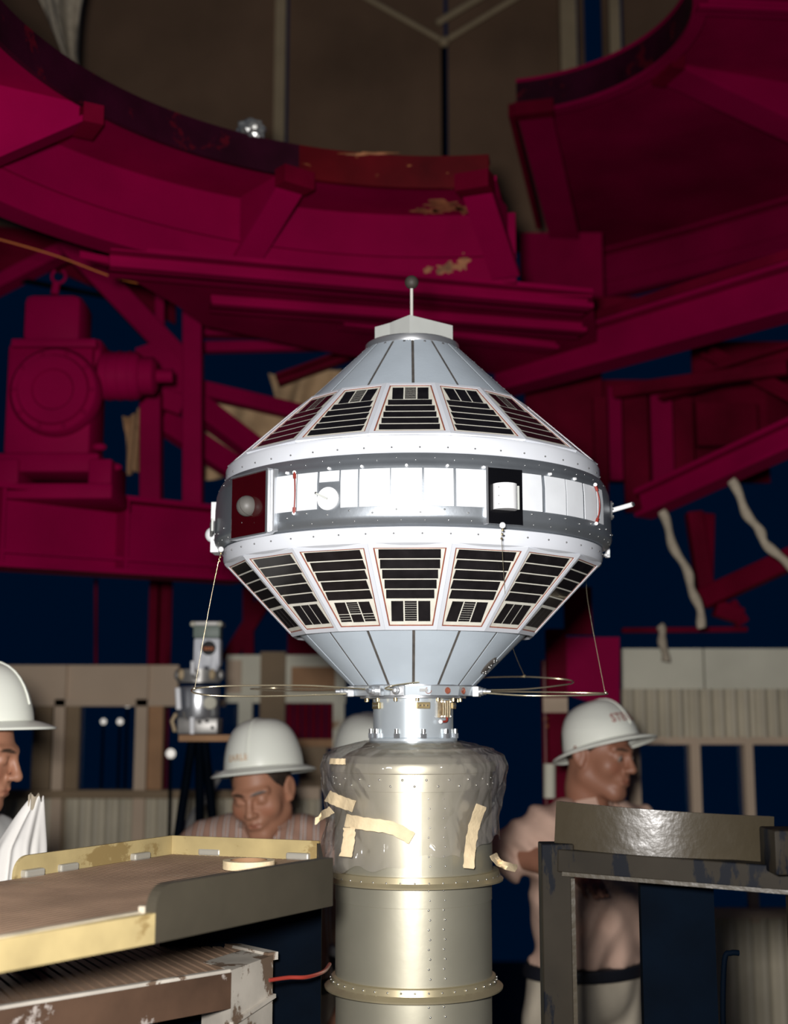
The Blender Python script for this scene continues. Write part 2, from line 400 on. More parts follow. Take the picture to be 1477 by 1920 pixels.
for k in range(4):
    a, b = 1164 + k * 124, 1164 + (k + 1) * 124
    corrugated(at(a, 1800, YR).x, at(b, 1800, YR).x, 0, zr(1716), YR + 0.02, 0.062, 0.013).build('corrugated_sheet', 'corrugated', wr, smooth=50, thick=0.003)
for xa, xb in ((1204, 1300), (1318, 1402), (1418, 1520)):
    rect(MB(), xa, xb, 1396, 1706, YR + 0.03, 0.006).build('pane', 'window_glass', wr)

# upper enclosure wall behind the ring
YU = 6.6
wu = thing('wall_back', (at(700, 150, YU).x, YU, at(700, 480, YU).z), None, None, kind='structure')
for xa, xb in ((-400, 145), (150, 534), (542, 832), (839, 1046), (1084, 1094), (1128, 1140), (1168, 1420)):
    rect(MB(), xa, xb, -420, 470, YU, 0.03).build('wall_sheet', 'brown_sheet', wu)
for xa, xb, t in ((516, 536, 0.05), (1050, 1080, 0.09), (1142, 1162, 0.07)):
    rect(MB(), xa, xb, -420, 470, YU - t, t).build('wall_post', 'brown_trim', wu)
rect(MB(), 828, 838, 80, 470, YU - 0.05, 0.05).build('pipe_rail', 'steel_black', wu)
J = at(832, 78, YU - 0.1)
for q, dy in (((690, -2), 0), ((600, -50), 0)):
    pass
MB().tube([at(560, -75, YU - 0.1), at(690, -2, YU - 0.1), J], 0.016, 10).build('pipe', 'brown_trim', wu, smooth=40)
MB().tube([J, at(960, 0, YU - 0.1), at(1040, -45, YU - 0.1)], 0.016, 10).build('pipe', 'brown_trim', wu, smooth=40)
MB().tube([at(818, 44, YU - 0.14), at(905, -8, YU - 0.14), at(1000, -65, YU - 0.14)], 0.020, 10).build('pipe', 'brown_trim', wu, smooth=40)
MB().ball(J, 0.03, 12).build('pipe_joint', 'brown_trim', wu, smooth=60)

# ------------------------------------------------------------------ red steel platform rings
H1 = 1.487; Z1 = ZC + H1; CX, CY, R1 = 0.1127, 2.5007, 1.005
def pol(cx, cy, r, a, z): return Vector((cx + r * math.cos(a), cy + r * math.sin(a), z))
def angle_of(p, cx, cy): return math.atan2(p.y - cy, p.x - cx)
p1 = thing('service_platform', (CX, CY, Z1 - 0.2), 'large dark red half-round steel platform overhead, curved lip sweeping above the satellite', 'platform')
a0 = angle_of(atz(917, 350, Z1), CX, CY); a1 = R(205)
half = R(131)
def arc_box(mb, r0, r1, z0, z1, aa, ab, c, n=48):
    return mb.lathe([(r0, z0), (r1, z0), (r1, z1), (r0, z1)], (c[0], c[1], 0), n, aa, ab, close=True)
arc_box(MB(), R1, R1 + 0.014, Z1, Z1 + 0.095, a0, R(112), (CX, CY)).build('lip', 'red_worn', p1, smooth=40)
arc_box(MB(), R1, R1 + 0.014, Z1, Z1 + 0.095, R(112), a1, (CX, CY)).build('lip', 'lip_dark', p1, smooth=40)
arc_box(MB(), R1 + 0.014, R1 + 0.05, Z1 + 0.083, Z1 + 0.095, a0, a1, (CX, CY)).build('lip_flange', 'red_dark', p1, smooth=40)
arc_box(MB(), R1 + 0.012, 1.33, Z1 + 0.02, Z1 + 0.035, a0 - 0.02, a1, (CX, CY)).build('deck_plate', 'red_deck', p1, smooth=40)
RF = 1.262
arc_box(MB(), RF, RF + 0.014, Z1 - 0.20, Z1 + 0.02, R(78.5), a1, (CX, CY)).build('fascia', 'red_paint', p1, smooth=40)
arc_box(MB(), RF + 0.014, RF + 0.08, Z1 - 0.20, Z1 - 0.186, R(78.5), a1, (CX, CY)).build('fascia_flange', 'red_paint', p1, smooth=40)
arc_box(MB(), RF - 0.012, RF, Z1 - 0.115, Z1 - 0.107, R(78.5), a1, (CX, CY)).build('seam_strip', 'red_paint', p1, smooth=40)
def bracket(pl, pin, pout, zin, zout, ztop, wd, parent, m='red_paint'):
    a = Vector((pin.x, pin.y, zin)); b = Vector((pout.x, pout.y, zout))
    d = (Vector((b.x, b.y, 0)) - Vector((a.x, a.y, 0))).normalized(); s = Vector((d.y, -d.x, 0))
    t = 0.014
    f = MB(); f.bar(a, b, wd, t)
    br = f.build('bracket', m, parent)
    wbm = MB(); ad = Vector((a.x, a.y, ztop)); bd = Vector((b.x, b.y, ztop))
    wbm.plate([a + s * t / 2, b + s * t / 2, bd + s * t / 2, ad + s * t / 2], s, t); wbm.build('web', m, br)
    e = MB(); e.box(a + Vector((0, 0, 0.012)) - d * 0.02, (wd * 1.15, 0.05, 0.05), Matrix.Rotation(math.atan2(s.y, s.x), 3, 'Z')); e.build('end_cleat', 'red_dark', br)
for (lx, ly), (fx, fy) in (((545, 349), (452, 506)), ((893, 356), (948, 521)), ((150, 232), (-40, 318))):
    bracket(None, atz(lx, ly, Z1 - 0.03), atz(fx, fy, Z1 - 0.2), Z1 - 0.03, Z1 - 0.195, Z1 + 0.02, 0.085, p1)

def wear(fn, n_, seed, name='bare_patch', parent=None):
    rg = random.Random(seed); ph = [rg.uniform(0, 6.28) for _ in range(4)]; mb = MB(); vs = [fn(0, 0)]
    for k in range(n_):
        a = 2 * math.pi * k / n_; r = 0.72 + 0.2 * math.sin(2 * a + ph[0]) + 0.16 * math.sin(5 * a + ph[1]) + 0.12 * math.sin(9 * a + ph[2]); vs.append(fn(r * math.cos(a), r * math.sin(a)))
    mb.add(vs, [(0, 1 + k, 1 + (k + 1) % n_) for k in range(n_)]); return mb.build(name, 'bare_rust', parent, thick=0.0006)
for i_, (px, py, wx, wy) in enumerate(((830, 386, 48, 13), (800, 396, 30, 8), (868, 393, 22, 10))):
    wear(lambda x, y: atz(px + wx * x, py + wy * y, Z1 + 0.019), 40, i_, parent=p1)
for i_, (px, py, wx, wy) in enumerate(((838, 503, 26, 15), (868, 492, 16, 18), (802, 506, 10, 9), (690, 288, 60, 4))):
    def onarc(x, y, r_=(RF if py > 400 else R1) - 0.0006):
        d = ray(px + wx * x, py + wy * y); A = d.x ** 2 + d.y ** 2; Bq_ = 2 * (-CX * d.x - CY * d.y); Cq_ = CX * CX + CY * CY - r_ * r_
        t = (-Bq_ + math.sqrt(Bq_ * Bq_ - 4 * A * Cq_)) / (2 * A); return Vector((d.x * t, d.y * t, ZC + d.z * t))
    wear(onarc, 40, 9 + i_, parent=p1)

# floor of the level outside the ring (seen from below, behind the fascia)
p3 = thing('upper_deck', (0, 4.6, Z1 - 0.19), 'dark red steel deck seen from below behind the curved fascia', 'deck')
Z3 = Z1 - 0.19
def flat(mb, pts, z, t):
    return mb.plate([(p.x, p.y, z) for p in [atz(x, y, z) for x, y in pts]], (0, 0, -1), -t if False else t)
flat(MB(), [(395, 520), (640, 530), (1110, 545), (1120, 640), (990, 700), (640, 655), (385, 600)], Z3, -0.02).build('deck_plate', 'red_deck', p3)
flat(MB(), [(150, 470), (395, 520), (385, 600), (330, 560), (205, 487)], Z3, -0.02).build('deck_plate', 'red_deck', p3)
for (x0, y0), (x1, y1), w_, h_ in (((205, 490), (1100, 568), 0.10, 0.06), ((395, 560), (1090, 612), 0.09, 0.06), ((640, 600), (1040, 645), 0.06, 0.05)):
    MB().ibeam(atz(x0, y0, Z3 - h_ / 2), atz(x1, y1, Z3 - h_ / 2), w_, h_).build('joist', 'red_paint', p3)

# right-hand platform half, higher up
H2 = 2.2; Z2 = ZC + H2; DX, DY, R2 = 0.306, 3.877, 0.638
p2 = thing('service_platform', (DX + 0.9, DY, Z2 - 0.25), 'dark red platform half at the upper right with a black worn curved lip', 'platform')
b0 = R(-50); b1 = angle_of(atz(968, 210, Z2), DX, DY)
arc_box(MB(), R2, R2 + 0.016, Z2, Z2 + 0.115, b0, b1, (DX, DY)).build('lip', 'lip_dark', p2, smooth=40)
arc_box(MB(), R2 - 0.006, R2 + 0.04, Z2 - 0.014, Z2, b0, b1, (DX, DY)).build('lip_flange', 'red_paint', p2, smooth=40)
arc_box(MB(), R2 - 0.004, R2 + 0.03, Z2 + 0.115, Z2 + 0.128, b0, b1, (DX, DY)).build('lip_flange', 'red_paint', p2, smooth=40)
fo = [atz(1098, 492, Z2), atz(1300, 440, Z2), atz(1500, 382, Z2), atz(1800, 300, Z2), atz(1900, 200, Z2), atz(1700, -200, Z2)]
n = len(fo) - 1
def deck2(u, v):
    i = pol(DX, DY, R2 + 0.01, b1 + (b0 - b1) * u, Z2 + 0.02); k = min(int(u * n), n - 1); o = fo[k].lerp(fo[k + 1], u * n - k); o.z = Z2 + 0.02
    return i.lerp(o, v)
MB().sheet(deck2, 40, 2).build('deck_plate', 'red_deck', p2, thick=0.012)
for i in range(3):
    a, b = fo[i], fo[i + 1]; z = Vector((0, 0, 1))
    MB().channel(a - z * 0.10, b - z * 0.10, 0.07, 0.24).build('fascia', 'red_paint', p2)
    MB().bar(a - z * 0.12 - Vector((0, 0.012, 0)), b - z * 0.12 - Vector((0, 0.012, 0)), 0.012, 0.012).build('seam_strip', 'red_paint', p2)
bracket(None, atz(1003, 216, Z2 - 0.02), atz(1082, 548, Z2 - 0.24), Z2 - 0.02, Z2 - 0.23, Z2 + 0.02, 0.125, p2)
bracket(None, atz(1262, 140, Z2 - 0.02), atz(1560, 300, Z2 - 0.24), Z2 - 0.02, Z2 - 0.20, Z2 + 0.02, 0.12, p2)
MB().bar(at(958, 206, 4.45), at(1010, 420, 5.3), 0.02, 0.05).build('edge_strip', 'red_dark', p2)
MB().ibeam(atz(1306, 12, Z2 - 0.01), atz(1520, 22, Z2 - 0.01), 0.05, 0.03).build('edge_angle', 'red_paint', p2)

# ------------------------------------------------------------------ left truss
t1 = thing('steel_truss', (at(320, 1000, 4.6).x, 4.6, 2.2), 'dark red steel truss with posts and diagonal braces on the left', 'truss')
def tb(name, a, b, w_, h_, Ya, Yb=None, kind='I', m='red_paint', parent=None):
    Yb = Ya if Yb is None else Yb; p, q = at(*a, Ya), at(*b, Yb); mb = MB()
    up = (0, 1, 0) if abs((q - p).normalized().z) > 0.9 else (0, 0, 1)
    if kind == 'I': mb.ibeam(p, q, w_, h_, 0.013, up)
    elif kind == 'C': mb.channel(p, q, w_, h_, 0.013, up)
    else: mb.bar(p, q, w_, h_, up, 0.006)
    return mb.build(name, m, parent if parent is not None else t1)
tb('post', (362, 548), (362, 968), 0.068, 0.068, 4.45, kind='B')
tb('post', (284, 735), (284, 950), 0.074, 0.074, 4.5, kind='B')
tb('brace', (128, 455), (352, 690), 0.08, 0.085, 4.62, kind='B')
tb('brace', (150, 448), (-60, 556), 0.08, 0.05, 4.7, kind='C')
tb('brace', (300, 545), (300, 640), 0.035, 0.035, 4.66, kind='B')
tb('tie_beam', (372, 616), (720, 622), 0.06, 0.06, 4.7, 4.95, kind='I')
tb('tie_beam', (382, 652), (700, 646), 0.05, 0.04, 4.8, 5.0, kind='B')
tb('tie_beam', (210, 488), (430, 548), 0.05, 0.03, 4.6, 4.8, kind='B')
tb('brace', (370, 728), (640, 792), 0.06, 0.058, 4.75, 5.0, kind='B')
tb('brace', (368, 760), (520, 876), 0.075, 0.085, 4.7, 4.9, kind='B')
tb('brace', (300, 786), (452, 886), 0.06, 0.085, 4.6, 4.8, kind='B')
tb('brace', (300, 745), (345, 762), 0.05, 0.075, 4.55, kind='B')
tb('cross_brace', (520, 716), (730, 640), 0.05, 0.045, 5.05, 5.1, kind='C', m='red_dark')
MB().plate([at(255, 655, 4.56), at(300, 640, 4.56), at(352, 690, 4.56), at(345, 752, 4.56), at(265, 752, 4.56)], (0, -1, 0), -0.014).build('gusset_plate', 'red_paint', t1)
MB().plate([at(110, 462, 4.55), at(170, 452, 4.55), at(185, 500, 4.55), at(150, 505, 4.55)], (0, -1, 0), -0.012).build('gusset_plate', 'red_paint', t1)
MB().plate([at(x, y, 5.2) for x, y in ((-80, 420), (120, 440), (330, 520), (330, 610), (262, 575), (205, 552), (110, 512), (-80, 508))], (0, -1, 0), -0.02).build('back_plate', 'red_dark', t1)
tb('rail', (0, 518), (200, 556), 0.02, 0.02, 4.75, kind='B', m='steel_black')
# main girder carrying the gear motor
g1 = thing('steel_girder', (at(200, 1060, 4.3).x, 4.3, at(200, 1060, 4.3).z), 'deep dark red girder at the left, carrying the gear motor', 'girder')
ga, gb = at(-260, 968, 3.62), at(455, 1026, 4.5)
hg = 0.235
gd = (gb - ga).normalized()
MB().bar(ga, gb, 0.014, hg).build('web', 'red_paint', g1)
for s_, nm in ((1, 'top_flange'), (-1, 'bottom_flange')):
    MB().bar(ga + Vector((0, 0, s_ * hg / 2)), gb + Vector((0, 0, s_ * hg / 2)), 0.15, 0.016).build(nm, 'red_paint', g1)
for t_ in (0.3, 0.62, 0.9):
    p = ga.lerp(gb, t_); s = Vector((gd.y, -gd.x, 0)).normalized()
    MB().bar(p - Vector((0, 0, hg / 2)), p + Vector((0, 0, hg / 2)), 0.012, 0.13, up=s).build('stiffener', 'red_paint', g1)
MB().bar(ga + Vector((0, -0.07, -hg / 2 + 0.04)), gb + Vector((0, -0.07, -hg / 2 + 0.04)), 0.012, 0.012).build('edge_strip', 'red_paint', g1)

# gear motor
YG = 3.9
gm = thing('gear_motor', at(110, 925, YG), 'dark red gear motor with round housing and hook on the left girder', 'motor')
def G(x, y, d=0.0): return at(x, y, YG + d)
rect(MB(), -30, 210, 905, 935, YG - 0.02, 0.3, 0.008).build('base_plate', 'red_paint', gm, smooth=40)
rect(MB(), -10, 185, 848, 885, YG, 0.24, 0.01).build('base_frame', 'red_paint', gm, smooth=40)
for xa in (-10, 165):
    rect(MB(), xa, xa + 44, 860, 915, YG - 0.01, 0.22, 0.006).build('foot', 'red_paint', gm, smooth=40)
rect(MB(), 8, 172, 640, 855, YG + 0.02, 0.2, 0.02).build('gear_case', 'red_paint', gm, smooth=40)
rect(MB(), 40, 152, 548, 645, YG + 0.03, 0.17, 0.03).build('upper_case', 'red_paint', gm, smooth=40)
rect(MB(), 20, 180, 634, 650, YG + 0.0, 0.22, 0.006).build('case_flange', 'red_paint', gm, smooth=40)
rect(MB(), 155, 190, 632, 690, YG + 0.04, 0.15, 0.02).build('side_boss', 'red_paint', gm, smooth=40)
c0 = G(104, 735)
rx = Matrix.Rotation(R(90), 3, 'X')
MB().lathe([(0, 0.0), (0.06, 0.0), (0.065, -0.008), (0.105, -0.008), (0.11, 0.004), (0.128, 0.004), (0.138, 0.02), (0.138, 0.06)], c0 + Vector((0, -0.03, 0)), 48, rot=Matrix.Rotation(R(-90), 3, 'X')).build('round_cover', 'red_paint', gm, smooth=35)
for k in range(10):
    a = 2 * math.pi * k / 10
    MB().ball(c0 + Vector((0.119 * math.cos(a), -0.03, 0.119 * math.sin(a))), 0.007, 8).build('bolt_head', 'red_paint', gm, smooth=50)
mx0, mx1 = G(186, 705, 0.1), G(265, 705, 0.1)
MB().tube([mx0, mx0 + Vector((0.012, 0, 0)), mx1 - Vector((0.012, 0, 0)), mx1], [0.06, 0.076, 0.076, 0.066], 32).build('motor_body', 'red_paint', gm, smooth=40)
MB().tube([mx1, mx1 + Vector((0.04, 0, 0)), mx1 + Vector((0.05, 0, 0))], [0.06, 0.06, 0.045], 32).build('end_cap', 'red_paint', gm, smooth=40)
MB().tube([mx1 + Vector((0.05, 0, 0)), mx1 + Vector((0.10, 0, 0))], 0.022, 20).build('shaft_stub', 'red_paint', gm, smooth=40)
for k in range(3):
    q = mx0.lerp(mx1, 0.25 + 0.25 * k)
    MB().lathe([(0.076, -0.003), (0.079, -0.003), (0.079, 0.003), (0.076, 0.003)], q, 32, rot=Matrix.Rotation(R(90), 3, 'Y'), close=True).build('cooling_rib', 'red_paint', gm, smooth=40)
hc = G(110, 518, 0.1)
MB().tube([hc + Vector((0.022 * math.cos(a), 0, 0.022 * math.sin(a))) for a in [R(-240) + R(300) * k / 16 for k in range(17)]], 0.0055, 8).build('lifting_eye', 'red_paint', gm, smooth=60)
MB().cyl(G(102, 552, 0.1), G(106, 530, 0.1), 0.013, 12).build('eye_shank', 'red_paint', gm, smooth=40)
for (x, y) in ((215, 876), (186, 838)):
    MB().ball(G(x, y, 0.05), 0.016, 12, (1.5, 1, 0.8)).build('grease_fitting', 'red_paint', gm, smooth=60)

# rope strung across the truss, hanging canvas, ropes on the right
MB().tube(spline([at(-40, 438, 3.6), at(100, 478, 3.7), at(230, 525, 3.8), at(330, 540, 3.9), at(430, 568, 4.0), at(520, 585, 4.15), at(620, 560, 4.3)], 8), 0.0024, 8).build('rope', 'orange', label='thin orange rope slung across the truss above the gear motor', cat='rope', smooth=60)
def drape(pts, Y, name, label, m='canvas', amp=0.03, t=0.006, freq=9):
    a, b, c_, d = [at(x, y, Y) for x, y in pts]
    def fn(u, v):
        p = a.lerp(b, u).lerp(d.lerp(c_, u), v); p.y += amp * math.sin(u * freq + 2 * v) + 0.4 * amp * math.sin(u * freq * 2.3 + v * 5); return p
    return MB().sheet(fn, 24, 10).build(name, m, smooth=80, label=label, cat='canvas', thick=t)
drape(((505, 700), (640, 690), (640, 760), (520, 770)), 5.14, 'canvas_sheet', 'brown canvas showing through the truss just above the satellite\'s left shoulder')
drape(((380, 745), (560, 760), (560, 880), (380, 900)), 5.0, 'canvas_sheet', 'brown canvas sheet hanging behind the truss diagonals, left of the solar panels')
drape(((232, 780), (292, 760), (292, 880), (236, 890)), 4.72, 'canvas_sheet', 'rust brown canvas scrap between gear motor and truss post', 'cardboard')
drape(((48, -60), (160, -60), (146, 112), (120, 108)), 4.9, 'canvas_sheet', 'pale tan canvas hanging at the upper left corner above the curved lip', 'rope_white', 0.05)
fo_mb = MB(); bmf = bmesh.new(); bmesh.ops.create_icosphere(bmf, subdivisions=3, radius=0.04)
for q in bmf.verts: q.co *= 0.75 + 0.5 * random.random(); q.co.z *= 0.8
cf = pol(CX, CY, R1 + 0.03, angle_of(atz(493, 300, Z1), CX, CY), Z1 + 0.118)
fo_mb.add([q.co + cf for q in bmf.verts], [[x.index for x in f.verts] for f in bmf.faces]); bmf.free()
fo_mb.build('crumpled_foil', 'foil', label='crumpled clear wrap lying on the curved platform lip', cat='wrap')
for pts, lab in ((((1240, 958), (1262, 1020), (1290, 1080), (1306, 1130), (1318, 1178)), 'thick pale rope hanging from the lower right beam, nearest the satellite'),
                 (((1370, 900), (1400, 960), (1425, 1000), (1450, 1035), (1500, 1075)), 'thick pale rope slanting down at the right edge of the picture'),
                 (((1236, 1172), (1243, 1200), (1246, 1240)), 'short end of pale rope in front of the corrugated hut roof')):
    MB().tube([p + Vector((0.005 * math.sin(i * 0.55), 0, 0)) for i, p in enumerate(spline([at(x, y, {1240: 4.42, 1370: 4.17, 1236: 4.87}[pts[0][0]]) for x, y in pts], 8))], [0.0150 + 0.0022 * math.sin(k * 0.9) for k in range(len(pts) * 8 - 7)], 10).build('rope', 'rope_white', label=lab, cat='rope', smooth=60)

# ------------------------------------------------------------------ right-hand steelwork
g2 = thing('steel_girder', at(1225, 640, 4.3), 'broad dark red girder rising to the right behind the satellite top', 'girder')
a, b = at(930, 706, 4.75), at(1560, 524, 3.6)
def girder(root, a, b, h, w_):
    MB().bar(a, b, 0.014, h).build('web', 'red_paint', root)
    for s_, nm in ((1, 'top_flange'), (-1, 'bottom_flange')):
        MB().bar(a + Vector((0, 0, s_ * h / 2)), b + Vector((0, 0, s_ * h / 2)), w_, 0.015).build(nm, 'red_paint', root)
girder(g2, a, b, 0.135, 0.11)
MB().bar(a + Vector((0, -0.05, 0.10)), b + Vector((0, -0.05, 0.10)), 0.012, 0.03).build('pipe_strip', 'red_dark', g2)
g3 = thing('steel_girder', at(1340, 900, 4.1), 'dark red girder at the right with two pale ropes hanging from it', 'girder')
a, b = at(1205, 946, 4.5), at(1560, 784, 3.9)
girder(g3, a, b, 0.082, 0.09)
t2 = thing('steel_truss', at(1230, 920, 4.9), 'dim red panels and posts between the two right-hand girders', 'truss')
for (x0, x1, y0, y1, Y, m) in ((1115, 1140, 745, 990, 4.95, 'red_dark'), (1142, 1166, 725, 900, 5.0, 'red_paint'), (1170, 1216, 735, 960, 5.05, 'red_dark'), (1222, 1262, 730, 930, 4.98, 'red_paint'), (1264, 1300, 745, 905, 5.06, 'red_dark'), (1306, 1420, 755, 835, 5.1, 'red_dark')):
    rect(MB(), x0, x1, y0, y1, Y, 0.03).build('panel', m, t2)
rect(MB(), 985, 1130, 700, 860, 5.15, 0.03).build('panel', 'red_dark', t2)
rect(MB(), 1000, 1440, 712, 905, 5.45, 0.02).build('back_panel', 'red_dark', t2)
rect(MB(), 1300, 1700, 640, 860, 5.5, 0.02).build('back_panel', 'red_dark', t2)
rect(MB(), 975, 1130, 436, 575, 5.35, 0.02).build('back_panel', 'red_deck', t2)
tb('brace', (1150, 735), (1477, 690), 0.05, 0.05, 4.9, 4.6, 'B', 'red_dark', t2)
tb('brace', (1330, 660), (1560, 780), 0.05, 0.05, 4.9, 4.6, 'C', 'red_dark', t2)
tb('brace', (1240, 740), (1500, 660), 0.05, 0.06, 4.9, 4.6, 'C', 'red_dark', t2)
MB().plate([at(985, 560, 5.15), at(1200, 560, 5.15), at(1340, 560, 5.15), at(1000, 690, 5.15), at(975, 690, 5.15)], (0, -1, 0), -0.02).build('panel', 'red_dark', t2)
tb('brace', (880, 548), (984, 690), 0.08, 0.05, 4.9, 4.9, 'B', 'red_dark', t2)
t4 = thing('steel_truss', at(1380, 1110, 4.9), 'red angle-iron brace low at the right, above the corrugated hut', 'truss')
tb('brace', (1316, 1124), (1560, 1012), 0.06, 0.075, 4.8, 4.5, 'B', 'red_dark', t4)
tb('brace', (1300, 960), (1322, 1108), 0.06, 0.065, 4.85, 4.85, 'B', 'red_dark', t4)
tb('brace', (1326, 965), (1322, 1108), 0.05, 0.05, 4.9, 4.85, 'B', 'red_dark', t4)
tb('clamp_block', (1340, 1140), (1390, 1156), 0.06, 0.06, 4.8, 4.8, 'B', 'red_dark', t4)
tb('clamp_block', (1366, 1130), (1392, 1170), 0.05, 0.05, 4.8, 4.8, 'B', 'red_dark', t4)
tb('rail', (1165, 1182), (1400, 1180), 0.04, 0.02, 4.9, 4.9, 'B', 'red_dark', t4)

col = thing('steel_column', Vector((at(1045, 1400, 4.5).x, 4.5, 0)), 'red steel column behind the worker on the right', 'column')
x_ = at(1045, 1400, 4.5).x
MB().ibeam((x_, 4.5, 0), (x_, 4.5, at(1045, 1180, 4.5).z), 0.065, 0.065, 0.012, up=(0, 1, 0)).build('shaft', 'red_dark', col)
MB().plate([at(1055, 1195, 4.48), at(1160, 1195, 4.48), at(1160, 1335, 4.48), at(1055, 1300, 4.48)], (0, -1, 0), -0.012).build('bracket_plate', 'red_paint', col)
rect(MB(), 1018, 1064, 1308, 1336, 4.44, 0.02).build('cover_plate', 'hut_cream', col)
rect(MB(), 1058, 1110, 1100, 1190, 4.5, 0.02).build('bracket_plate', 'red_dark', col)
MB().cyl(at(1030, 1432, 4.42), at(1030, 1496, 4.42), 0.02, 16).build('pipe_sleeve', 'hut_white', col, smooth=40)
MB().cyl(Vector((x_ - 0.045, 4.46, 0)), Vector((x_ - 0.045, 4.46, 1.95)), 0.012, 12).build('conduit', 'red_worn', col, smooth=40)
col2 = thing('steel_column', Vector((at(300, 1180, 5.6).x, 5.6, 0)), 'dim red steel column under the left girder, behind the hut roof edge', 'column')
x_ = at(300, 1180, 5.6).x
MB().ibeam((x_, 5.6, 0), (x_, 5.6, at(300, 1075, 5.6).z), 0.085, 0.085, 0.012, up=(0, 1, 0)).build('shaft', 'red_dark', col2)
MB().bar(at(425, 1240, 5.55), at(500, 1120, 5.55), 0.05, 0.06).build('brace', 'red_dark', col2)
MB().bar(at(466, 1060, 5.55), at(466, 1235, 5.55), 0.045, 0.045, up=(0, 1, 0)).build('brace', 'red_dark', col2)
MB().bar(at(180, 1085, 5.55), at(180, 1250, 5.55), 0.012, 0.012, up=(0, 1, 0)).build('hanger_rod', 'red_dark', col2)
MB().bar(at(540, 1195, 5.55), at(640, 1195, 5.55), 0.05, 0.16).build('header_beam', 'red_dark', col2)

# lamps seen behind the window
for i, (x, y, r_) in enumerate(((194, 1353, 5.5), (225, 1353, 6), (239, 1322, 5), (320, 1413, 8))):
    lm = bpy.data.materials.get('lamp_glow')
    if lm is None:
        lm = bpy.data.materials.new('lamp_glow'); lm.use_nodes = True; b_ = lm.node_tree.nodes['Principled BSDF']; b_.inputs['Emission Color'].default_value = (1, .93, .82, 1); b_.inputs['Emission Strength'].default_value = 0.55; M['lamp_glow'] = lm
    p = at(x, y, 5.5 if i != 3 else 4.9)
    o = MB().ball(p, r_ * 5.5 / F, 14).build('lamp_bulb', 'lamp_glow', smooth=60, cat='lamp', label=('small round lamp glowing in the left hut window, left one of the pair', 'small round lamp glowing in the left hut window, right one of the pair', 'dim small lamp at the top corner of the left hut window', 'bright oval lamp left of the middle worker\'s hard hat')[i])
    MB().cyl(p - Vector((0, 0, r_ * 5 / F)), Vector((p.x, p.y, 0.0)), 0.006, 8).build('lamp_stem', 'steel_black', o)
MB().bar(at(344, 1560, 4.3), at(412, 1450, 4.4), 0.02, 0.02).build('handrail', 'steel_grey', label='grey handrail slanting up beside the middle worker', cat='handrail')

# ------------------------------------------------------------------ the satellite
SX, SY = 0.036, 2.5
def TH(a): return a - math.pi / 2               # angle a = 0 faces the camera, positive to the right
def sp(r, a, z): return Vector((SX + r * math.cos(TH(a)), SY + r * math.sin(TH(a)), z))
def cylhit(px, py, r):
    d = ray(px, py); ox, oy = -SX, -SY
    A = d.x * d.x + d.y * d.y; B = 2 * (ox * d.x + oy * d.y); Cc = ox * ox + oy * oy - r * r
    D = B * B - 4 * A * Cc; t = (-B - math.sqrt(max(D, 0))) / (2 * A)
    p = Vector((d.x * t, d.y * t, ZC + d.z * t)); return p, math.atan2(p.x - SX, -(p.y - SY))
sat = thing('satellite', (SX, SY, 1.7085), 'white faceted satellite with black solar panels standing on the metal drum', 'satellite')
def lat(name, prof, m, n=96, parent=None, smooth=35, **k):
    return MB().lathe(prof, (SX, SY, 0), n, **k).build(name, m, parent if parent is not None else sat, smooth=smooth)

ROT = R(-1.6)
PN = 16; PW = 2 * math.pi / PN
# cones with dark seams between their plates
def cone_plates(r0, z0, r1, z1, m, name):
    gap = 0.0025
    lat('cone_liner', [(r0 - 0.0016, z0), (r1 - 0.0016, z1)], 'line_dark', 64)
    for k in range(16):
        a = 2 * math.pi * k / 16 + R(-0.4); b = a + 2 * math.pi / 16
        def fn(u, v, a=a, b=b):
            r = r0 + (r1 - r0) * v; z = z0 + (z1 - z0) * v; q = a + (b - a) * u; lim = gap / r
            return sp(r, max(a + lim, min(b - lim, q)) if 0 < u < 1 else (a + lim if u == 0 else b - lim), z)
        MB().sheet(fn, 8, 1).build('cone_plate', m, sat, smooth=40, thick=0.001)
cone_plates(0.116, 1.8125, 0.214, 1.9085, 'grey_blue', 'lower')
cone_plates(0.216, 2.346, 0.094, 2.4655, 'grey_blue', 'upper')
# rims
lat('rim_upper', [(0.350, 2.2245), (0.3575, 2.222), (0.3605, 2.216), (0.3605, 2.192), (0.352, 2.188)], 'white_enamel')
lat('rim_lower', [(0.350, 2.036), (0.3585, 2.040), (0.3615, 2.046), (0.3615, 2.066), (0.352, 2.069)], 'white_enamel')
lat('equator_band', [(0.352, 2.069), (0.3655, 2.0685), (0.3675, 2.070), (0.3775, 2.078), (0.3795, 2.084), (0.379, 2.100), (0.3785, 2.140), (0.3765, 2.165), (0.3745, 2.172), (0.3735, 2.173), (0.3722, 2.1785), (0.3690, 2.1845), (0.3655, 2.190), (0.352, 2.192)], 'band_metal', 128)

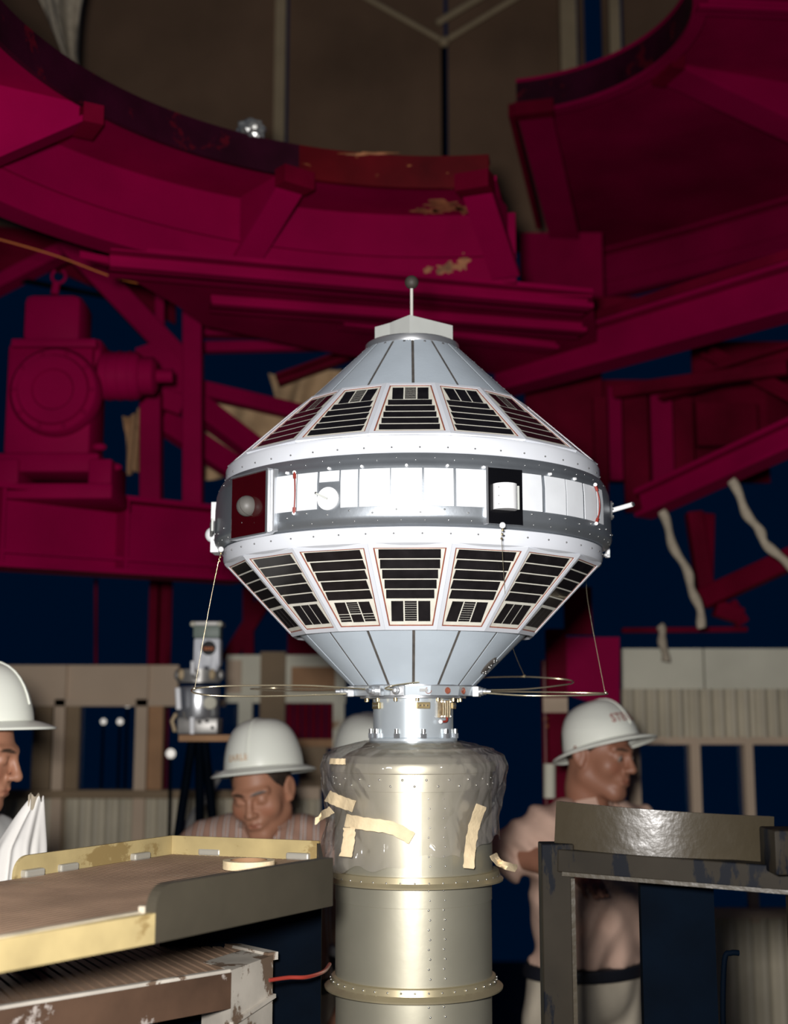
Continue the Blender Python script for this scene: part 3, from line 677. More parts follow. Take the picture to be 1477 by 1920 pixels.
# solar panels: frame ring, backing, gasket and single cells
def panel_axes(r0, z0, r1, z1):
    """local frame of a flat facet from its (top) edge radius r0 at z0 to the (bottom) edge r1 at z1, facing the camera; relative to the satellite root"""
    c_ = math.cos(PW / 2); s_ = math.sin(PW / 2)
    top = Vector((0, -r0 * c_, z0 - 1.7085)); bot = Vector((0, -r1 * c_, z1 - 1.7085))
    ax = Vector((1, 0, 0)); dn = (bot - top); L = dn.length; dn.normalize(); nn = dn.cross(ax).normalized()
    if nn.y > 0: nn = -nn
    return top, ax, dn, nn, L, r0 * s_, r1 * s_
def make_panel_set(r0, z0, r1, z1, layouts, blocktop):
    top, ax, dn, nn, L, h0, h1 = panel_axes(r0, z0, r1, z1)
    def P(s, t, d): return top + ax * s + dn * t + nn * d          # metres
    def hw(t): return h0 + (h1 - h0) * t / L
    def ring(o_s, i_s, to, bo, ti, bi, d0, d1, mb):
        q = [(-(hw(to) - o_s), to), (hw(to) - o_s, to), (hw(bo) - o_s, bo), (-(hw(bo) - o_s), bo)]
        p = [(-(hw(ti) - i_s), ti), (hw(ti) - i_s, ti), (hw(bi) - i_s, bi), (-(hw(bi) - i_s), bi)]
        vs = [P(a, b, d1) for a, b in q] + [P(a, b, d1) for a, b in p] + [P(a, b, d0) for a, b in q] + [P(a, b, d0) for a, b in p]
        fs = []
        for k in range(4):
            j = (k + 1) % 4
            fs += [(k, j, 4 + j, 4 + k), (8 + k, 12 + k, 12 + j, 8 + j), (k, 8 + k, 8 + j, j), (4 + k, 4 + j, 12 + j, 12 + k)]
        return mb.add(vs, fs)
    top_m, bot_m = (0.0075, 0.008) if blocktop else (0.008, 0.0085)
    frame = ring(0, 0.0075, 0, L, top_m, L - bot_m, -0.003, 0.0015, MB()).mesh('frame', 'white_enamel')
    gask = ring(0.0075, 0.0098, top_m, L - bot_m, top_m + 0.0022, L - bot_m - 0.0022, -0.002, 0.0006, MB()).mesh('gasket', 'gasket')
    back = MB().plate([P(-(hw(.004) - .004), .004, 0.0), P(hw(.004) - .004, .004, 0.0), P(hw(L - .004) - .004, L - .004, 0.0), P(-(hw(L - .004) - .004), L - .004, 0.0)], nn, 0.002).mesh('backing', 'cell_back')
    t0, t1_ = top_m + 0.004, L - bot_m - 0.003
    span = t1_ - t0
    def cell(s0, s1, ta, tb): return MB().plate([P(s0, ta, 0.0006), P(s1, ta, 0.0006), P(s1, tb, 0.0006), P(s0, tb, 0.0006)], nn, 0.0010).mesh('solar_cell', 'cell')
    def slats(s0, s1, ta, tb, n):
        mb = MB()
        for k in range(n):
            a = ta + (tb - ta) * k / n; b = a + (tb - ta) / n * (0.62 if blocktop else 0.80)
            mb.plate([P(s0, a, 0.0006), P(s1, a, 0.0006), P(s1, b, 0.0006), P(s0, b, 0.0006)], nn, 0.0010)
        return mb.mesh('solar_cell', 'cell')
    sets = []
    for lay in layouts:
        cells = []; nrow = 5; blk = 0.30 if blocktop else 0.32
        rng = random.Random(lay)
        if blocktop: r_a, r_b, k_a, k_b = t0 + span * (blk + 0.015), t1_, t0 + span * 0.03, t0 + span * blk
        else: r_a, r_b, k_a, k_b = t0, t0 + span * (1 - blk - 0.02), t0 + span * (1 - blk), t0 + span * 0.955
        rh = (r_b - r_a) / nrow
        for k in range(nrow):
            ta = r_a + rh * k; tb = ta + rh * (0.83 if blocktop else 0.875)
            wl_ = min(hw(ta), hw(tb)) - 0.0115; j1, j2 = rng.uniform(0, 0.002), rng.uniform(0, 0.0035)
            cells.append(cell(-wl_ + j1, wl_ - j2, ta, tb))
        wb = min(hw(k_a), hw(k_b)) - 0.0125; g = 0.0012
        x = [-wb, -wb / 3, wb / 3, wb]
        for k in range(3):
            if lay == 1 and not blocktop:
                km = k_a + (k_b - k_a) * 0.60
                cells.append(slats(x[k] + g, x[k + 1] - g, k_a, km - .001, 6) if k == 1 else cell(x[k] + g, x[k + 1] - g, k_a, km - .001))
                cells.append(cell(x[k] + g, x[k + 1] - g, km + .0005, k_b) if k == 1 else slats(x[k] + g, x[k + 1] - g, km + .0005, k_b, 3))
            elif k == 1 and lay in (0, 3): cells.append(slats(x[k] + g, x[k + 1] - g, k_a, k_b, 9))
            elif lay == 2 and blocktop and k == 1:
                km = (k_a + k_b) / 2; cells.append(cell(x[k] + g, x[k + 1] - g, k_a, km - .0007)); cells.append(cell(x[k] + g, x[k + 1] - g, km + .0007, k_b))
            else: cells.append(cell(x[k] + g, x[k + 1] - g, k_a, k_b))
        sets.append(cells)
    return frame, gask, back, sets
def sub(name, me, parent):
    o = bpy.data.objects.new(name, me); C.objects.link(o); o.parent = parent; return o
for (r0, z0, r1, z1, bt, lays) in ((0.2226, 2.347, 0.3565, 2.2255, True, [0, 1, 0, 0, 1, 2, 1, 0, 1, 0, 2, 1, 0, 1, 0, 0]), (0.3585, 2.0395, 0.229, 1.9055, False, [0, 3, 2, 2, 0, 2, 0, 2, 3, 2, 0, 2, 2, 2, 2, 1])):
    fr, ga_, ba, sets = make_panel_set(r0, z0, r1, z1, [0, 1, 2, 3], bt)
    for k in range(PN):
        pn = sub('solar_panel', fr, sat); pn.rotation_euler = (0, 0, k * PW + ROT)
        if k in (0, 8): pass
        b = sub('backing', ba, pn); sub('gasket', ga_, pn)
        for cme in sets[lays[k]]: sub('solar_cell', cme, pn)

# rivets (far too many to pick apart)
rv = MB()
def rivet(mb, r, a, z, s=0.0017): mb.ball(sp(r, a, z), s, 6)
for k in range(48): rivet(rv, 0.3612, k * 2 * math.pi / 48 + .02, 2.2005)
for k in range(48): rivet(rv, 0.3622, k * 2 * math.pi / 48 + .03, 2.055)
rv.build('rivets', 'rivet_dark', sat, smooth=60, kind='stuff')
rv = MB()
for k in range(72): rivet(rv, 0.3705 if k % 2 else 0.3725, k * 2 * math.pi / 72, 2.181 if k % 2 else 2.177, 0.0013)
for k in range(60): rivet(rv, 0.380, k * 2 * math.pi / 60 + .02, 2.0925 if k % 2 else 2.0875)
for k in range(60): rivet(rv, 0.374, k * 2 * math.pi / 60 + .04, 2.0755, 0.0015)
for k in range(32):
    for (r0, z0, r1, z1) in ((0.2226, 2.347, 0.3565, 2.2255), (0.3585, 2.0395, 0.229, 1.9055)):
        a = (k // 2 + 0.5) * PW + ROT + (-1) ** k * 0.008
        for t in [0.06 + 0.11 * q for q in range(9)]:
            r = (r0 + (r1 - r0) * t) * 0.999; z = z0 + (z1 - z0) * t
            rv.ball(sp(r, a, z) , 0.0008, 4)
rv.build('rivets', 'rivet_steel', sat, smooth=60, kind='stuff')
for k in range(16):
    a = k * PW + R(13)
    rv = MB().lathe([(0, 0.0016), (0.0022, 0.0012), (0.0026, 0)], sp(0.0995, a, 2.4615), 8, rot=Matrix.Rotation(TH(a) - 0, 3, 'Z') @ Matrix.Rotation(R(45), 3, 'Y')).build('screw', 'rivet_dark', sat)
for px in (540, 618, 679, 762, 838, 905, 1029, 1075):
    p, a = cylhit(px, 873 + abs(px - 771) * 0.06, 0.3755)
    z = 2.166
    d = (sp(1, a, 0) - sp(0, a, 0))
    MB().cyl(sp(0.374, a, z), sp(0.3805, a, z), 0.0034, 8, 0.0024).build('stud', 'pure_white', sat, smooth=40)

# white thermal patches round the band
def patch(x0, x1, z0, z1, m='patch_white', name='thermal_patch', r=0.3790, t=0.0012, parent=None, ymid=920):
    _, a = cylhit(x0, ymid, r); _, b = cylhit(x1, ymid, r); n_ = max(2, int((b - a) / 0.05))
    def rr(z): return 0.3790 if z < 2.14 else 0.3790 - 0.0024 * (z - 2.14) / 0.026
    return MB().sheet(lambda u, v: sp(rr(z0 + (z1 - z0) * v) + 0.0008, a + (b - a) * u, z0 + (z1 - z0) * v), n_, 3).build(name, m, parent or sat, smooth=60, thick=t)
for x0, x1 in ((515, 556), (558, 595), (639, 671), (674, 731), (733, 791), (795, 850), (855, 908), (977, 1015), (1021, 1059), (1061, 1091), (1094, 1116), (1118, 1128)):
    patch(x0, x1, 2.098, 2.1615)
patch(599, 636, 2.143, 2.1615)
for k in range(9):                                            # the far side
    a = R(98) + k * R(19)
    MB().sheet(lambda u, v: sp(0.3796 - 0.0022 * v, a + u * R(17), 2.098 + 0.0635 * v), 6, 3).build('thermal_patch', 'patch_white', sat, smooth=60, thick=0.0012)

def facing(a):                                               # columns: right, outward, up
    o = sp(1, a, 0) - sp(0, a, 0); u = Vector((0, 0, 1)); s = u.cross(o)
    return Matrix((s, o, u)).transposed()
# round white disc with lever
_, a = cylhit(615, 935, 0.381); c_ = sp(0.381, a, 2.1145); Rm = facing(a)
dk = MB().lathe([(0, 0.002), (0.0195, 0.002), (0.0195, -0.002)], c_, 32, rot=Rm @ Matrix.Rotation(R(-90), 3, 'X')).build('round_sensor', 'pure_white', sat, smooth=40)
MB().bar(c_ + Rm @ Vector((-0.019, 0.006, 0.009)), c_ + Rm @ Vector((0.001, 0.006, -0.001)), 0.004, 0.003).build('lever', 'block_grey', dk)
MB().ball(c_ + Rm @ Vector((-0.0205, 0.005, 0.010)), 0.0025, 8).build('lever_pin', 'rivet_steel', dk)
# black window with white cylinder
_, a = cylhit(946, 930, 0.381); Rm = facing(a); c_ = sp(0.377, a, 2.1185)
bx = MB().box(c_, (0.066, 0.010, 0.094), Rm).build('sensor_window', 'black_glass', sat)
MB().box(c_ + Rm @ Vector((-0.0345, 0.002, 0)), (0.004, 0.012, 0.097), Rm).build('window_frame', 'aluminium', bx)
q = c_ + Rm @ Vector((-0.002, 0.008, -0.002))
MB().tube([q + Vector((0, 0, -0.0215)), q + Vector((0, 0, 0.0215))], 0.0205, 28).build('canister', 'pure_white', bx, smooth=40)
MB().box(c_ + Rm @ Vector((0.0205, 0.010, -0.002)), (0.006, 0.004, 0.040), Rm).build('canister_strap', 'block_grey', bx)
for k in (-1, 0, 1): MB().ball(c_ + Rm @ Vector((-0.019, 0.0195, -0.002 + 0.014 * k)), 0.0012, 6).build('screw', 'rivet_dark', bx)
# mirror window, the gantry's red reflection put in as colour, with split ball
_, a = cylhit(458, 950, 0.385); Rm = facing(a); c_ = sp(0.3735, a + R(1), 2.1215)
bx = MB().box(c_, (0.112, 0.014, 0.108), Rm, 0.0015).build('sensor_window', 'red_reflection', sat)
MB().box(c_ + Rm @ Vector((0.0595, 0.002, 0)), (0.007, 0.016, 0.112), Rm, 0.001).build('window_frame', 'aluminium', bx)
MB().box(c_ + Rm @ Vector((0.068, -0.001, 0)), (0.010, 0.010, 0.108), Rm, 0.001).build('window_frame', 'aluminium', bx)
MB().box(c_ + Rm @ Vector((0, 0.001, 0.0555)), (0.116, 0.015, 0.003), Rm).build('window_frame', 'aluminium', bx)
MB().box(c_ + Rm @ Vector((0, 0.001, -0.0555)), (0.116, 0.015, 0.003), Rm).build('window_frame', 'aluminium', bx)
bl = MB().ball(c_ + Rm @ Vector((0.002, 0.012, -0.003)), 0.0185, 24).build('sensor_ball', 'sensor_ball', bx, smooth=60)
MB().lathe([(0.0186, -0.0005), (0.0190, -0.0005), (0.0190, 0.0005), (0.0186, 0.0005)], c_ + Rm @ Vector((0.008, 0.012, -0.003)), 32, rot=Rm @ Matrix.Rotation(R(72), 3, 'Y'), close=True).build('ball_groove', 'line_dark', bx, smooth=40)
_, a2 = cylhit(404, 975, 0.3795)
aL = -R(93)
Rm = facing(aL); c_ = sp(0.381, aL, 2.118)
ww = MB().box(c_, (0.05, 0.016, 0.098), Rm, 0.001).build('side_box', 'pure_white', sat)
MB().ball(c_ + Rm @ Vector((0.0, 0.008, -0.012)), 0.0155, 20).build('side_ball', 'pure_white', ww, smooth=60)
aT = -R(80)
MB().box(sp(0.385, aT, 2.108), (0.075, 0.004, 0.024), facing(aT)).build('side_strap', 'block_grey', sat)
# right-hand probe and strip
aP = R(79); Rm = facing(aP); c_ = sp(0.3790, aP, 2.1395)
pl_ = MB().lathe([(0, 0.004), (0.017, 0.003), (0.0185, 0)], c_, 28, rot=Rm @ Matrix.Rotation(R(-90), 3, 'X')).build('probe_flange', 'aluminium', sat, smooth=40)
tip = at(1188, 945, 2.40); base = c_ + Rm @ Vector((0, 0.002, 0.0))
MB().tube([base, base.lerp(tip, 0.93)], 0.0046, 16).build('probe_rod', 'pure_white', pl_, smooth=40)
MB().tube([base.lerp(tip, 0.93), tip], [0.0035, 0.004], 12).build('probe_tip', 'rivet_steel', pl_, smooth=40)
for k in range(6):
    an = 2 * math.pi * k / 6; MB().ball(c_ + Rm @ Vector((0.014 * math.cos(an), 0.004, 0.014 * math.sin(an))), 0.0019, 8).build('screw', 'rivet_steel', pl_)
MB().box(sp(0.386, R(97), 2.098), (0.012, 0.006, 0.066), facing(R(97))).build('side_strip', 'pure_white', sat)
MB().box(sp(0.383, R(97), 2.069), (0.012, 0.012, 0.004), facing(R(97))).build('side_strip_foot', 'pure_white', sat)
# red jumper wires
for px, sw in ((554, 0.004), (1112, 0.010)):
    _, a = cylhit(px, 925, 0.3795); zt, zb = 2.164, 2.094
    da = lambda z: sw / 0.38 * math.sin((z - zb) / (zt - zb) * math.pi)
    wpts = [sp(0.3835 + 0.0035 * math.sin((z - zb) / (zt - zb) * math.pi), a + da(z), z) for z in [zb + (zt - zb) * k / 14 for k in range(15)]]
    wr_ = MB().tube(wpts, 0.0012, 8).build('jumper_wire', 'wire_red', sat, smooth=60)
    for q, p2_ in ((wpts[0], wpts[2]), (wpts[-1], wpts[-3])):
        MB().tube([q, p2_], 0.0028, 10).build('wire_lug', 'wire_red', wr_, smooth=60)
        MB().tube([q - Vector((0, -0.004, 0)), q - Vector((0, 0.0025, 0))], 0.0032, 10).build('terminal_stud', 'pure_white', wr_, smooth=60)

# crown: metal ring, block, rod, ball
lat('crown_ring', [(0.085, 2.4655), (0.0925, 2.4655), (0.0935, 2.468), (0.0925, 2.478), (0.089, 2.4805), (0, 2.4805)], 'aluminium', 64)
zb, zt = 2.478, 2.521
cr_ = math.cos(R(45)); 
def rz(p, a): c1, s1 = math.cos(a), math.sin(a); return (p[0] * c1 - p[1] * s1, p[0] * s1 + p[1] * c1)
L1, L2 = 0.0, 0.0
kp = [(-0.006, -0.076), (0.081, -0.006), (0.010, 0.070), (-0.077, 0.004), (-0.045, -0.030), (-0.0375, -0.0295)]
kp = [(-0.006, -0.073), (0.080, -0.004), (0.010, 0.072), (-0.074, 0.006), (-0.044, -0.022), (-0.0355, -0.034)]
blk = MB(); blk.plate([(SX + x, SY + y, zt) for x, y in kp], (0, 0, 1), zt - zb); blk.build('crown_block', 'block_grey', sat)
MB().cyl((SX - 0.001, SY, zt), (SX - 0.001, SY, 2.600), 0.0031, 12).build('mast', 'rod_white', sat, smooth=40)
MB().ball((SX - 0.001, SY, 2.6115), 0.0138, 24).build('mast_ball', 'black_ball', sat, smooth=60)

# antenna collar
co = MB()
cpoly = []
for k in range(12):
    a = 2 * math.pi * k / 12 + R(15)
    cpoly.append(a)
top_, bot_ = 1.8115, 1.7945
MB().lathe([(0.118, top_), (0.119, top_), (0.1155, bot_), (0.06, bot_), (0.06, top_)], (SX, SY, 0), 12, R(15) + TH(0), R(375) + TH(0), close=True).build('antenna_collar', 'neck_metal', sat)
lat('collar_lip', [(0.112, 1.8115), (0.122, 1.8115), (0.122, 1.8138), (0.112, 1.8138)], 'aluminium', 12, close=True)
for a, kind in ((-78, 'c'), (-34, 'c'), (-14, 'c'), (77, 'c'), (150, 'c'), (-150, 'c')):
    a_ = R(a); Rm = facing(a_); c_ = sp(0.122, a_, 1.8025)
    bk = MB().box(c_, (0.026, 0.012, 0.019), Rm, 0.001).build('antenna_bracket', 'aluminium', sat)
    f_ = Rm @ Matrix.Rotation(R(-90), 3, 'X')
    MB().lathe([(0.0075, 0.004), (0.0078, 0.012), (0.0062, 0.013), (0.0062, 0.018), (0.004, 0.019), (0.0038, 0.027), (0, 0.028)], c_, 16, rot=f_).build('connector', 'aluminium', bk, smooth=40)
for a in (13, 32, 52):
    Rm = facing(R(a)); MB().lathe([(0.0062, 0.0012), (0.005, 0.0014), (0.0045, -0.001), (0, -0.001)], sp(0.1155, R(a), 1.803), 20, rot=Rm @ Matrix.Rotation(R(-90), 3, 'X')).build('port', 'gasket', sat, smooth=40)
MB().bar(sp(0.119, R(5), 1.8035), sp(0.119, R(12), 1.8035), 0.004, 0.005).build('cable_clip', 'rivet_steel', sat)
# adapter neck
lat('adapter_neck', [(0.0755, 1.795), (0.0755, 1.718), (0.083, 1.7165), (0.083, 1.7085), (0.0, 1.7085)], 'neck_metal', 72)
lat('neck_flange', [(0.0765, 1.795), (0.100, 1.795), (0.100, 1.790), (0.0765, 1.790)], 'aluminium', 64, close=True)
for k in range(14):
    a = 2 * math.pi * k / 14 + R(4); p = sp(0.090, a, 1.790)
    MB().cyl(p, p - Vector((0, 0, 0.006)), 0.0036, 10).build('collar_bolt', 'brass', sat, smooth=40)
for k in range(10):
    a = 2 * math.pi * k / 10 + R(-20 - 3); p = sp(0.0795, a, 1.7165)
    bt_ = MB().cyl(p, p + Vector((0, 0, 0.009)), 0.0062, 6).build('flange_bolt', 'aluminium', sat)
    MB().cyl(p + Vector((0, 0, 0.009)), p + Vector((0, 0, 0.017)), 0.0045, 10).build('bolt_end', 'rivet_steel', bt_, smooth=40)
for a in (-62, 13, 75):
    Rm = facing(R(a)); cl = MB().box(sp(0.0775, R(a), 1.7765), (0.026, 0.006, 0.012), Rm, 0.001).build('clamp', 'brass', sat)
    for k in (-1, 0, 1): MB().ball(sp(0.081, R(a + 5 * k), 1.7765), 0.002, 8).build('screw', 'rivet_steel', cl)
Rm = facing(R(46)); c_ = sp(0.0785, R(46), 1.770)
tb_ = MB().box(c_, (0.028, 0.008, 0.032), Rm, 0.001).build('terminal_block', 'terminal', sat)
for k in range(4):
    MB().tube([c_ + Rm @ Vector((-0.009 + 0.006 * k, 0.006, 0.015)), c_ + Rm @ Vector((-0.009 + 0.006 * k, 0.007, 0)), c_ + Rm @ Vector((-0.009 + 0.006 * k, 0.006, -0.015))], 0.0013, 6).build('pin', 'gold_wire', tb_)
for k in range(4):
    for j in (-1, 1): MB().ball(c_ + Rm @ Vector((-0.012 + 0.008 * k, 0.005, j * 0.0135)), 0.0018, 6).build('screw', 'rivet_steel', tb_)
MB().tube(spline([c_ + Rm @ Vector((0.004, 0.004, -0.015)), c_ + Rm @ Vector((0.0, 0.006, -0.022)), c_ + Rm @ Vector((-0.012, 0.006, -0.023))], 5), 0.0022, 8).build('lead', 'wire_red', tb_, smooth=60)
MB().ball(c_ + Rm @ Vector((-0.015, 0.005, -0.023)), 0.0042, 12).build('lead_bead', 'pure_white', tb_, smooth=60)
# wire loop antennas
def wire(name, pts, r, m='gold_wire', n=10): return MB().tube(spline(pts, n), r, 8).build(name, m, sat, smooth=60)
wire('antenna_loop', [at(648, 1301, 2.46), at(520, 1305, 2.40), at(420, 1305, 2.37), at(372, 1301, 2.37), at(359, 1295, 2.40), at(372, 1290, 2.45), at(430, 1286, 2.46), at(560, 1285, 2.44), at(640, 1289, 2.42), at(684, 1292, 2.39)], 0.0016)
wire('antenna_loop', [at(906, 1299, 2.46), at(980, 1304, 2.42), at(1070, 1304, 2.42), at(1128, 1302, 2.45), at(1138, 1300.5, 2.5), at(1120, 1299.5, 2.55), at(1040, 1298, 2.56), at(960, 1297, 2.53), at(906, 1297, 2.49)], 0.0016)
wire('antenna_loop', [at(906, 1294, 2.47), at(985, 1292, 2.52), at(1050, 1285, 2.58), at(1074, 1280, 2.64), at(1060, 1274, 2.70), at(985, 1269, 2.68), at(890, 1271, 2.52), at(820, 1276, 2.42), at(745, 1284, 2.34), at(722, 1291, 2.345), at(740, 1293, 2.36)], 0.0015)
wire('antenna_loop', [at(700, 1289, 2.60), at(600, 1291, 2.72), at(520, 1290, 2.78), at(470, 1292, 2.74), at(560, 1296, 2.66), at(690, 1295, 2.60)], 0.0012)
wire('guy_line', [at(413, 1040, 2.38), at(408, 1060, 2.38), at(390, 1150, 2.39), at(365, 1290, 2.40)], 0.0005)
wire('guy_line', [at(942, 992, 2.13), at(941, 1025, 2.13), at(955, 1190, 2.40), at(983, 1268, 2.66)], 0.0005)
wire('guy_line', [at(1099, 1085, 2.56), at(1103, 1135, 2.53), at(1134, 1299, 2.5)], 0.0005)
for p in (at(364, 1291, 2.40), at(983, 1268, 2.672), at(1135, 1299, 2.5)):
    MB().ball(p, 0.0035, 8).build('line_clip', 'gold_wire', sat, smooth=60)
for x, y, Y in ((414, 1030, 2.38), (942, 985, 2.125)):
    p = at(x, y, Y); MB().ball(p, 0.0055, 10).build('line_anchor', 'pure_white', sat, smooth=60)
    for k in range(3): MB().ball(p + Vector((-0.001 * k, -0.001, -0.008 - 0.007 * k)), 0.0022, 8).build('swivel', 'brass', sat, smooth=60)
# little connector plate low on the right of the cone
aC = R(62); c_ = sp(0.157, aC, 1.849); 
Rc = facing(aC) @ Matrix.Rotation(R(-45), 3, 'X')
cp = MB().ball(c_, 0.021, 20, (0.6, 0.12, 1.0), Rc).build('connector_plate', 'line_dark', sat, smooth=60)
for k, (x, z) in enumerate(((-.006, .016), (.006, .016), (0, .012), (-.004, 0), (.004, -.002), (-.006, -.015), (.006, -.016), (0, -.012), (0, .004))):
    MB().ball(c_ + Rc @ Vector((x, 0.0035, z)), 0.0022, 8).build('pin', 'rivet_steel', cp, smooth=60)
aC = R(70)
for k, (t) in enumerate((0.1, 0.28, 0.5, 0.62, 0.8, 0.95)):
    MB().ball(sp(0.118 + 0.085 * t, aC + 0.02 * (k % 2), 2.4425 - 0.083 * t), 0.0026, 8).build('rivet', 'rivet_steel', sat, smooth=60)

# ------------------------------------------------------------------ metal drum carrying the satellite
dr = thing('support_drum', (SX, SY, 0), 'riveted golden metal drum under the satellite', 'drum')
DR = 0.146
def dl(name, prof, m, n=96, close=False): return MB().lathe(prof, (SX, SY, 0), n, close=close).build(name, m, dr, smooth=30)
dl('top_cover', [(0, 1.7082), (0.088, 1.7082), (0.096, 1.700), (0.120, 1.690), (0.146, 1.672)], 'drum_metal')
dl('top_rim', [(0.146, 1.673), (0.1535, 1.673), (0.1555, 1.668), (0.1545, 1.656), (0.147, 1.654)], 'drum_metal')
dl('upper_shell', [(0.1485, 1.655), (0.1485, 1.624), (0.1465, 1.6235), (0.1465, 1.478)], 'drum_metal')
dl('flange', [(0.146, 1.478), (0.158, 1.478), (0.1605, 1.468), (0.1665, 1.462), (0.166, 1.459), (0.146, 1.460)], 'drum_flange')
dl('middle_shell', [(0.145, 1.462), (0.145, 1.425), (0.1438, 1.4245), (0.1438, 1.285)], 'drum_metal')
dl('flange', [(0.1438, 1.292), (0.150, 1.290), (0.153, 1.279), (0.1635, 1.272), (0.163, 1.269), (0.1435, 1.270)], 'drum_flange')
dl('lower_shell', [(0.1428, 1.272), (0.1428, 0.0)], 'drum_metal')
rv = MB()
for z0, z1, r in ((1.475, 1.612, DR + 0.0005), (1.29, 1.455, 0.1438), (1.0, 1.26, 0.1428)):
    for a in (R(10), R(21)):
        for k in range(int((z1 - z0) / 0.0165)): rv.ball(sp(r, a + (0.012 if k % 2 else -0.006), z1 - k * 0.0165), 0.0022, 6)
for z, r in ((1.469, 0.1595), (1.285, 0.1525)):
    for k in range(40): rv.ball(sp(r, 2 * math.pi * k / 40, z), 0.0021, 6)
for k in range(44):
    rv.ball(sp(0.1488, 2 * math.pi * k / 44, 1.645 if k % 2 else 1.634), 0.0025, 6)
rv.build('rivets', 'rivet_steel', dr, smooth=60, kind='stuff')
MB().sheet(lambda u, v: sp(DR + 0.0012 if v > 0.5 else DR + 0.0005, R(5) + u * R(22), 1.48 + 0.143 * v), 6, 2).build('seam_plate', 'drum_metal', dr, smooth=60, thick=0.001)

# plastic sheet wrapped round the drum top
rngb = random.Random(3)
wr3 = [(rngb.choice((2, 3, 4, 5, 7)), rngb.uniform(0, 6.28), rngb.uniform(-60, 90), rngb.uniform(0.4, 1)) for _ in range(8)]
def bag_r(a, z):
    keys = [(1.712, 0.088), (1.705, 0.120), (1.697, 0.150), (1.685, 0.168), (1.665, 0.1735), (1.640, 0.170), (1.60, 0.161), (1.565, 0.1545), (1.53, 0.156), (1.49, 0.163), (1.45, 0.168)]
    for (z0, r0), (z1, r1) in zip(keys, keys[1:]):
        if z0 >= z >= z1: t = (z0 - z) / (z0 - z1); t = t * t * (3 - 2 * t); r = r0 + (r1 - r0) * t; break
    else: r = keys[-1][1] if z < 1.5 else keys[0][1]
    w_ = 0.0
    for f_, ph, fz, am in wr3: w_ += am * (abs(math.sin(f_ * a / 1.0 + ph + fz * z * 0.55)) ** 0.7 - 0.55)
    side = abs(math.sin(a)) ** 2
    r += 0.0030 * w_ * (0.5 + 0.8 * side) * (0.35 if z > 1.69 else 1.0)
    if z < 1.58 and math.sin(a) < -0.3: r += 0.012 * (-math.sin(a)) * min(1, (1.58 - z) / 0.05)
    if z < 1.70: r = max(r, 0.1515 if z > 1.625 else 0.1495)
    if z < 1.675 and z > 1.65: r = max(r, 0.158)
    return r
def bag_bottom(a):
    return 1.53 - 0.045 * max(0, -math.sin(a)) - 0.02 * math.cos(a) + 0.006 * math.sin(7 * a) + 0.004 * math.sin(17 * a) + (0.012 if math.sin(a) > 0.5 else 0)
bag = MB().sheet(lambda u, v: (lambda a: (lambda z: sp(bag_r(a, z), a, z))(1.712 + (bag_bottom(a) - 1.712) * v))(2 * math.pi * u), 300, 60).build('plastic_sheet', 'plastic_film', label='clear crinkled plastic sheet taped round the top of the drum', cat='plastic sheet', smooth=50)
def tape_strip(pts, wpx, lift=0.003, out=0.0, mid=0.0):
    base = MB(); n = 14; pl = [Vector((x, y, 0)) for x, y in pts]; ps = spline(pl, 6); vs = []
    for i, p in enumerate(ps):
        d = (ps[min(i + 1, len(ps) - 1)] - ps[max(i - 1, 0)]).normalized(); s = Vector((-d.y, d.x, 0)); t = i / (len(ps) - 1)
        ww_ = wpx * (1 + 0.06 * math.sin(i * 2.3))
        for k in (-1, 0, 1):
            q = p + s * (ww_ / 2 * k); h, a = cylhit(q.x, q.y, 0.158); r = bag_r(a, h.z)
            h, a = cylhit(q.x, q.y, r + lift)
            vs.append(sp(r + lift + out * t * t + mid * math.sin(math.pi * t) + 0.0008 * math.sin(i * 1.7 + k), a, h.z))
    m_ = len(ps); fs = [(i * 3 + k, (i + 1) * 3 + k, (i + 1) * 3 + k + 1, i * 3 + k + 1) for i in range(m_ - 1) for k in (0, 1)]
    return base.add(vs, fs).build('masking_tape', 'tape', bag, smooth=60, thick=0.0006)
tape_strip([(614, 1492), (635, 1502), (664, 1512)], 22)
tape_strip([(622, 1518), (605, 1530), (588, 1540)], 15, 0.006, 0.014)
tape_strip([(648, 1538), (690, 1545), (735, 1552), (772, 1572)], 24, 0.004, 0, 0.004)
tape_strip([(655, 1552), (655, 1575), (652, 1606)], 22, 0.006, 0.006)
tape_strip([(902, 1510), (888, 1550), (880, 1590), (876, 1628)], 20, 0.004, 0.004)
tape_strip([(924, 1602), (932, 1618), (948, 1628)], 14, 0.004, 0.02)
tape_strip([(618, 1427), (634, 1428), (648, 1428)], 11, 0.002)

# ------------------------------------------------------------------ left foreground: tray
ZT = ZC - 0.27
def T(x, y): return atz(x, y, ZT)
tr_pts = dict(B=T(272, 1767), C=T(607, 1697), A=T(-120, 1842))
zf = at(262, 1717, tr_pts['B'].y).z                          # ribbed floor level
def TF(x, y): return atz(x, y, zf)
A_, B_, C_ = TF(-140, 1790), TF(264, 1717), TF(606, 1646)
D_, E_, F_, G_ = TF(600, 1613), TF(465, 1607), TF(320, 1601), TF(22, 1648)
K_ = TF(-260, 1697)
tray = thing('tray', ((A_ + E_) / 2 - Vector((0, 0, zf - ZT)) * 1.0, ) [0], 'big shallow yellow-walled tray with ribbed brown floor at lower left', 'tray') if False else thing('tray', Vector(((A_.x + C_.x) / 2, (A_.y + E_.y) / 2, ZT)), 'big shallow yellow-walled tray with ribbed brown floor at lower left', 'tray')
hz = Vector((0, 0, zf))
fp = [A_, B_, C_, D_, E_, F_, G_, K_]
def pz(p, z): return Vector((p.x, p.y, z))
MB().plate([pz(p, zf - 0.004) for p in fp], (0, 0, 1), 0.02).build('floor_plate', 'table_brown', tray)
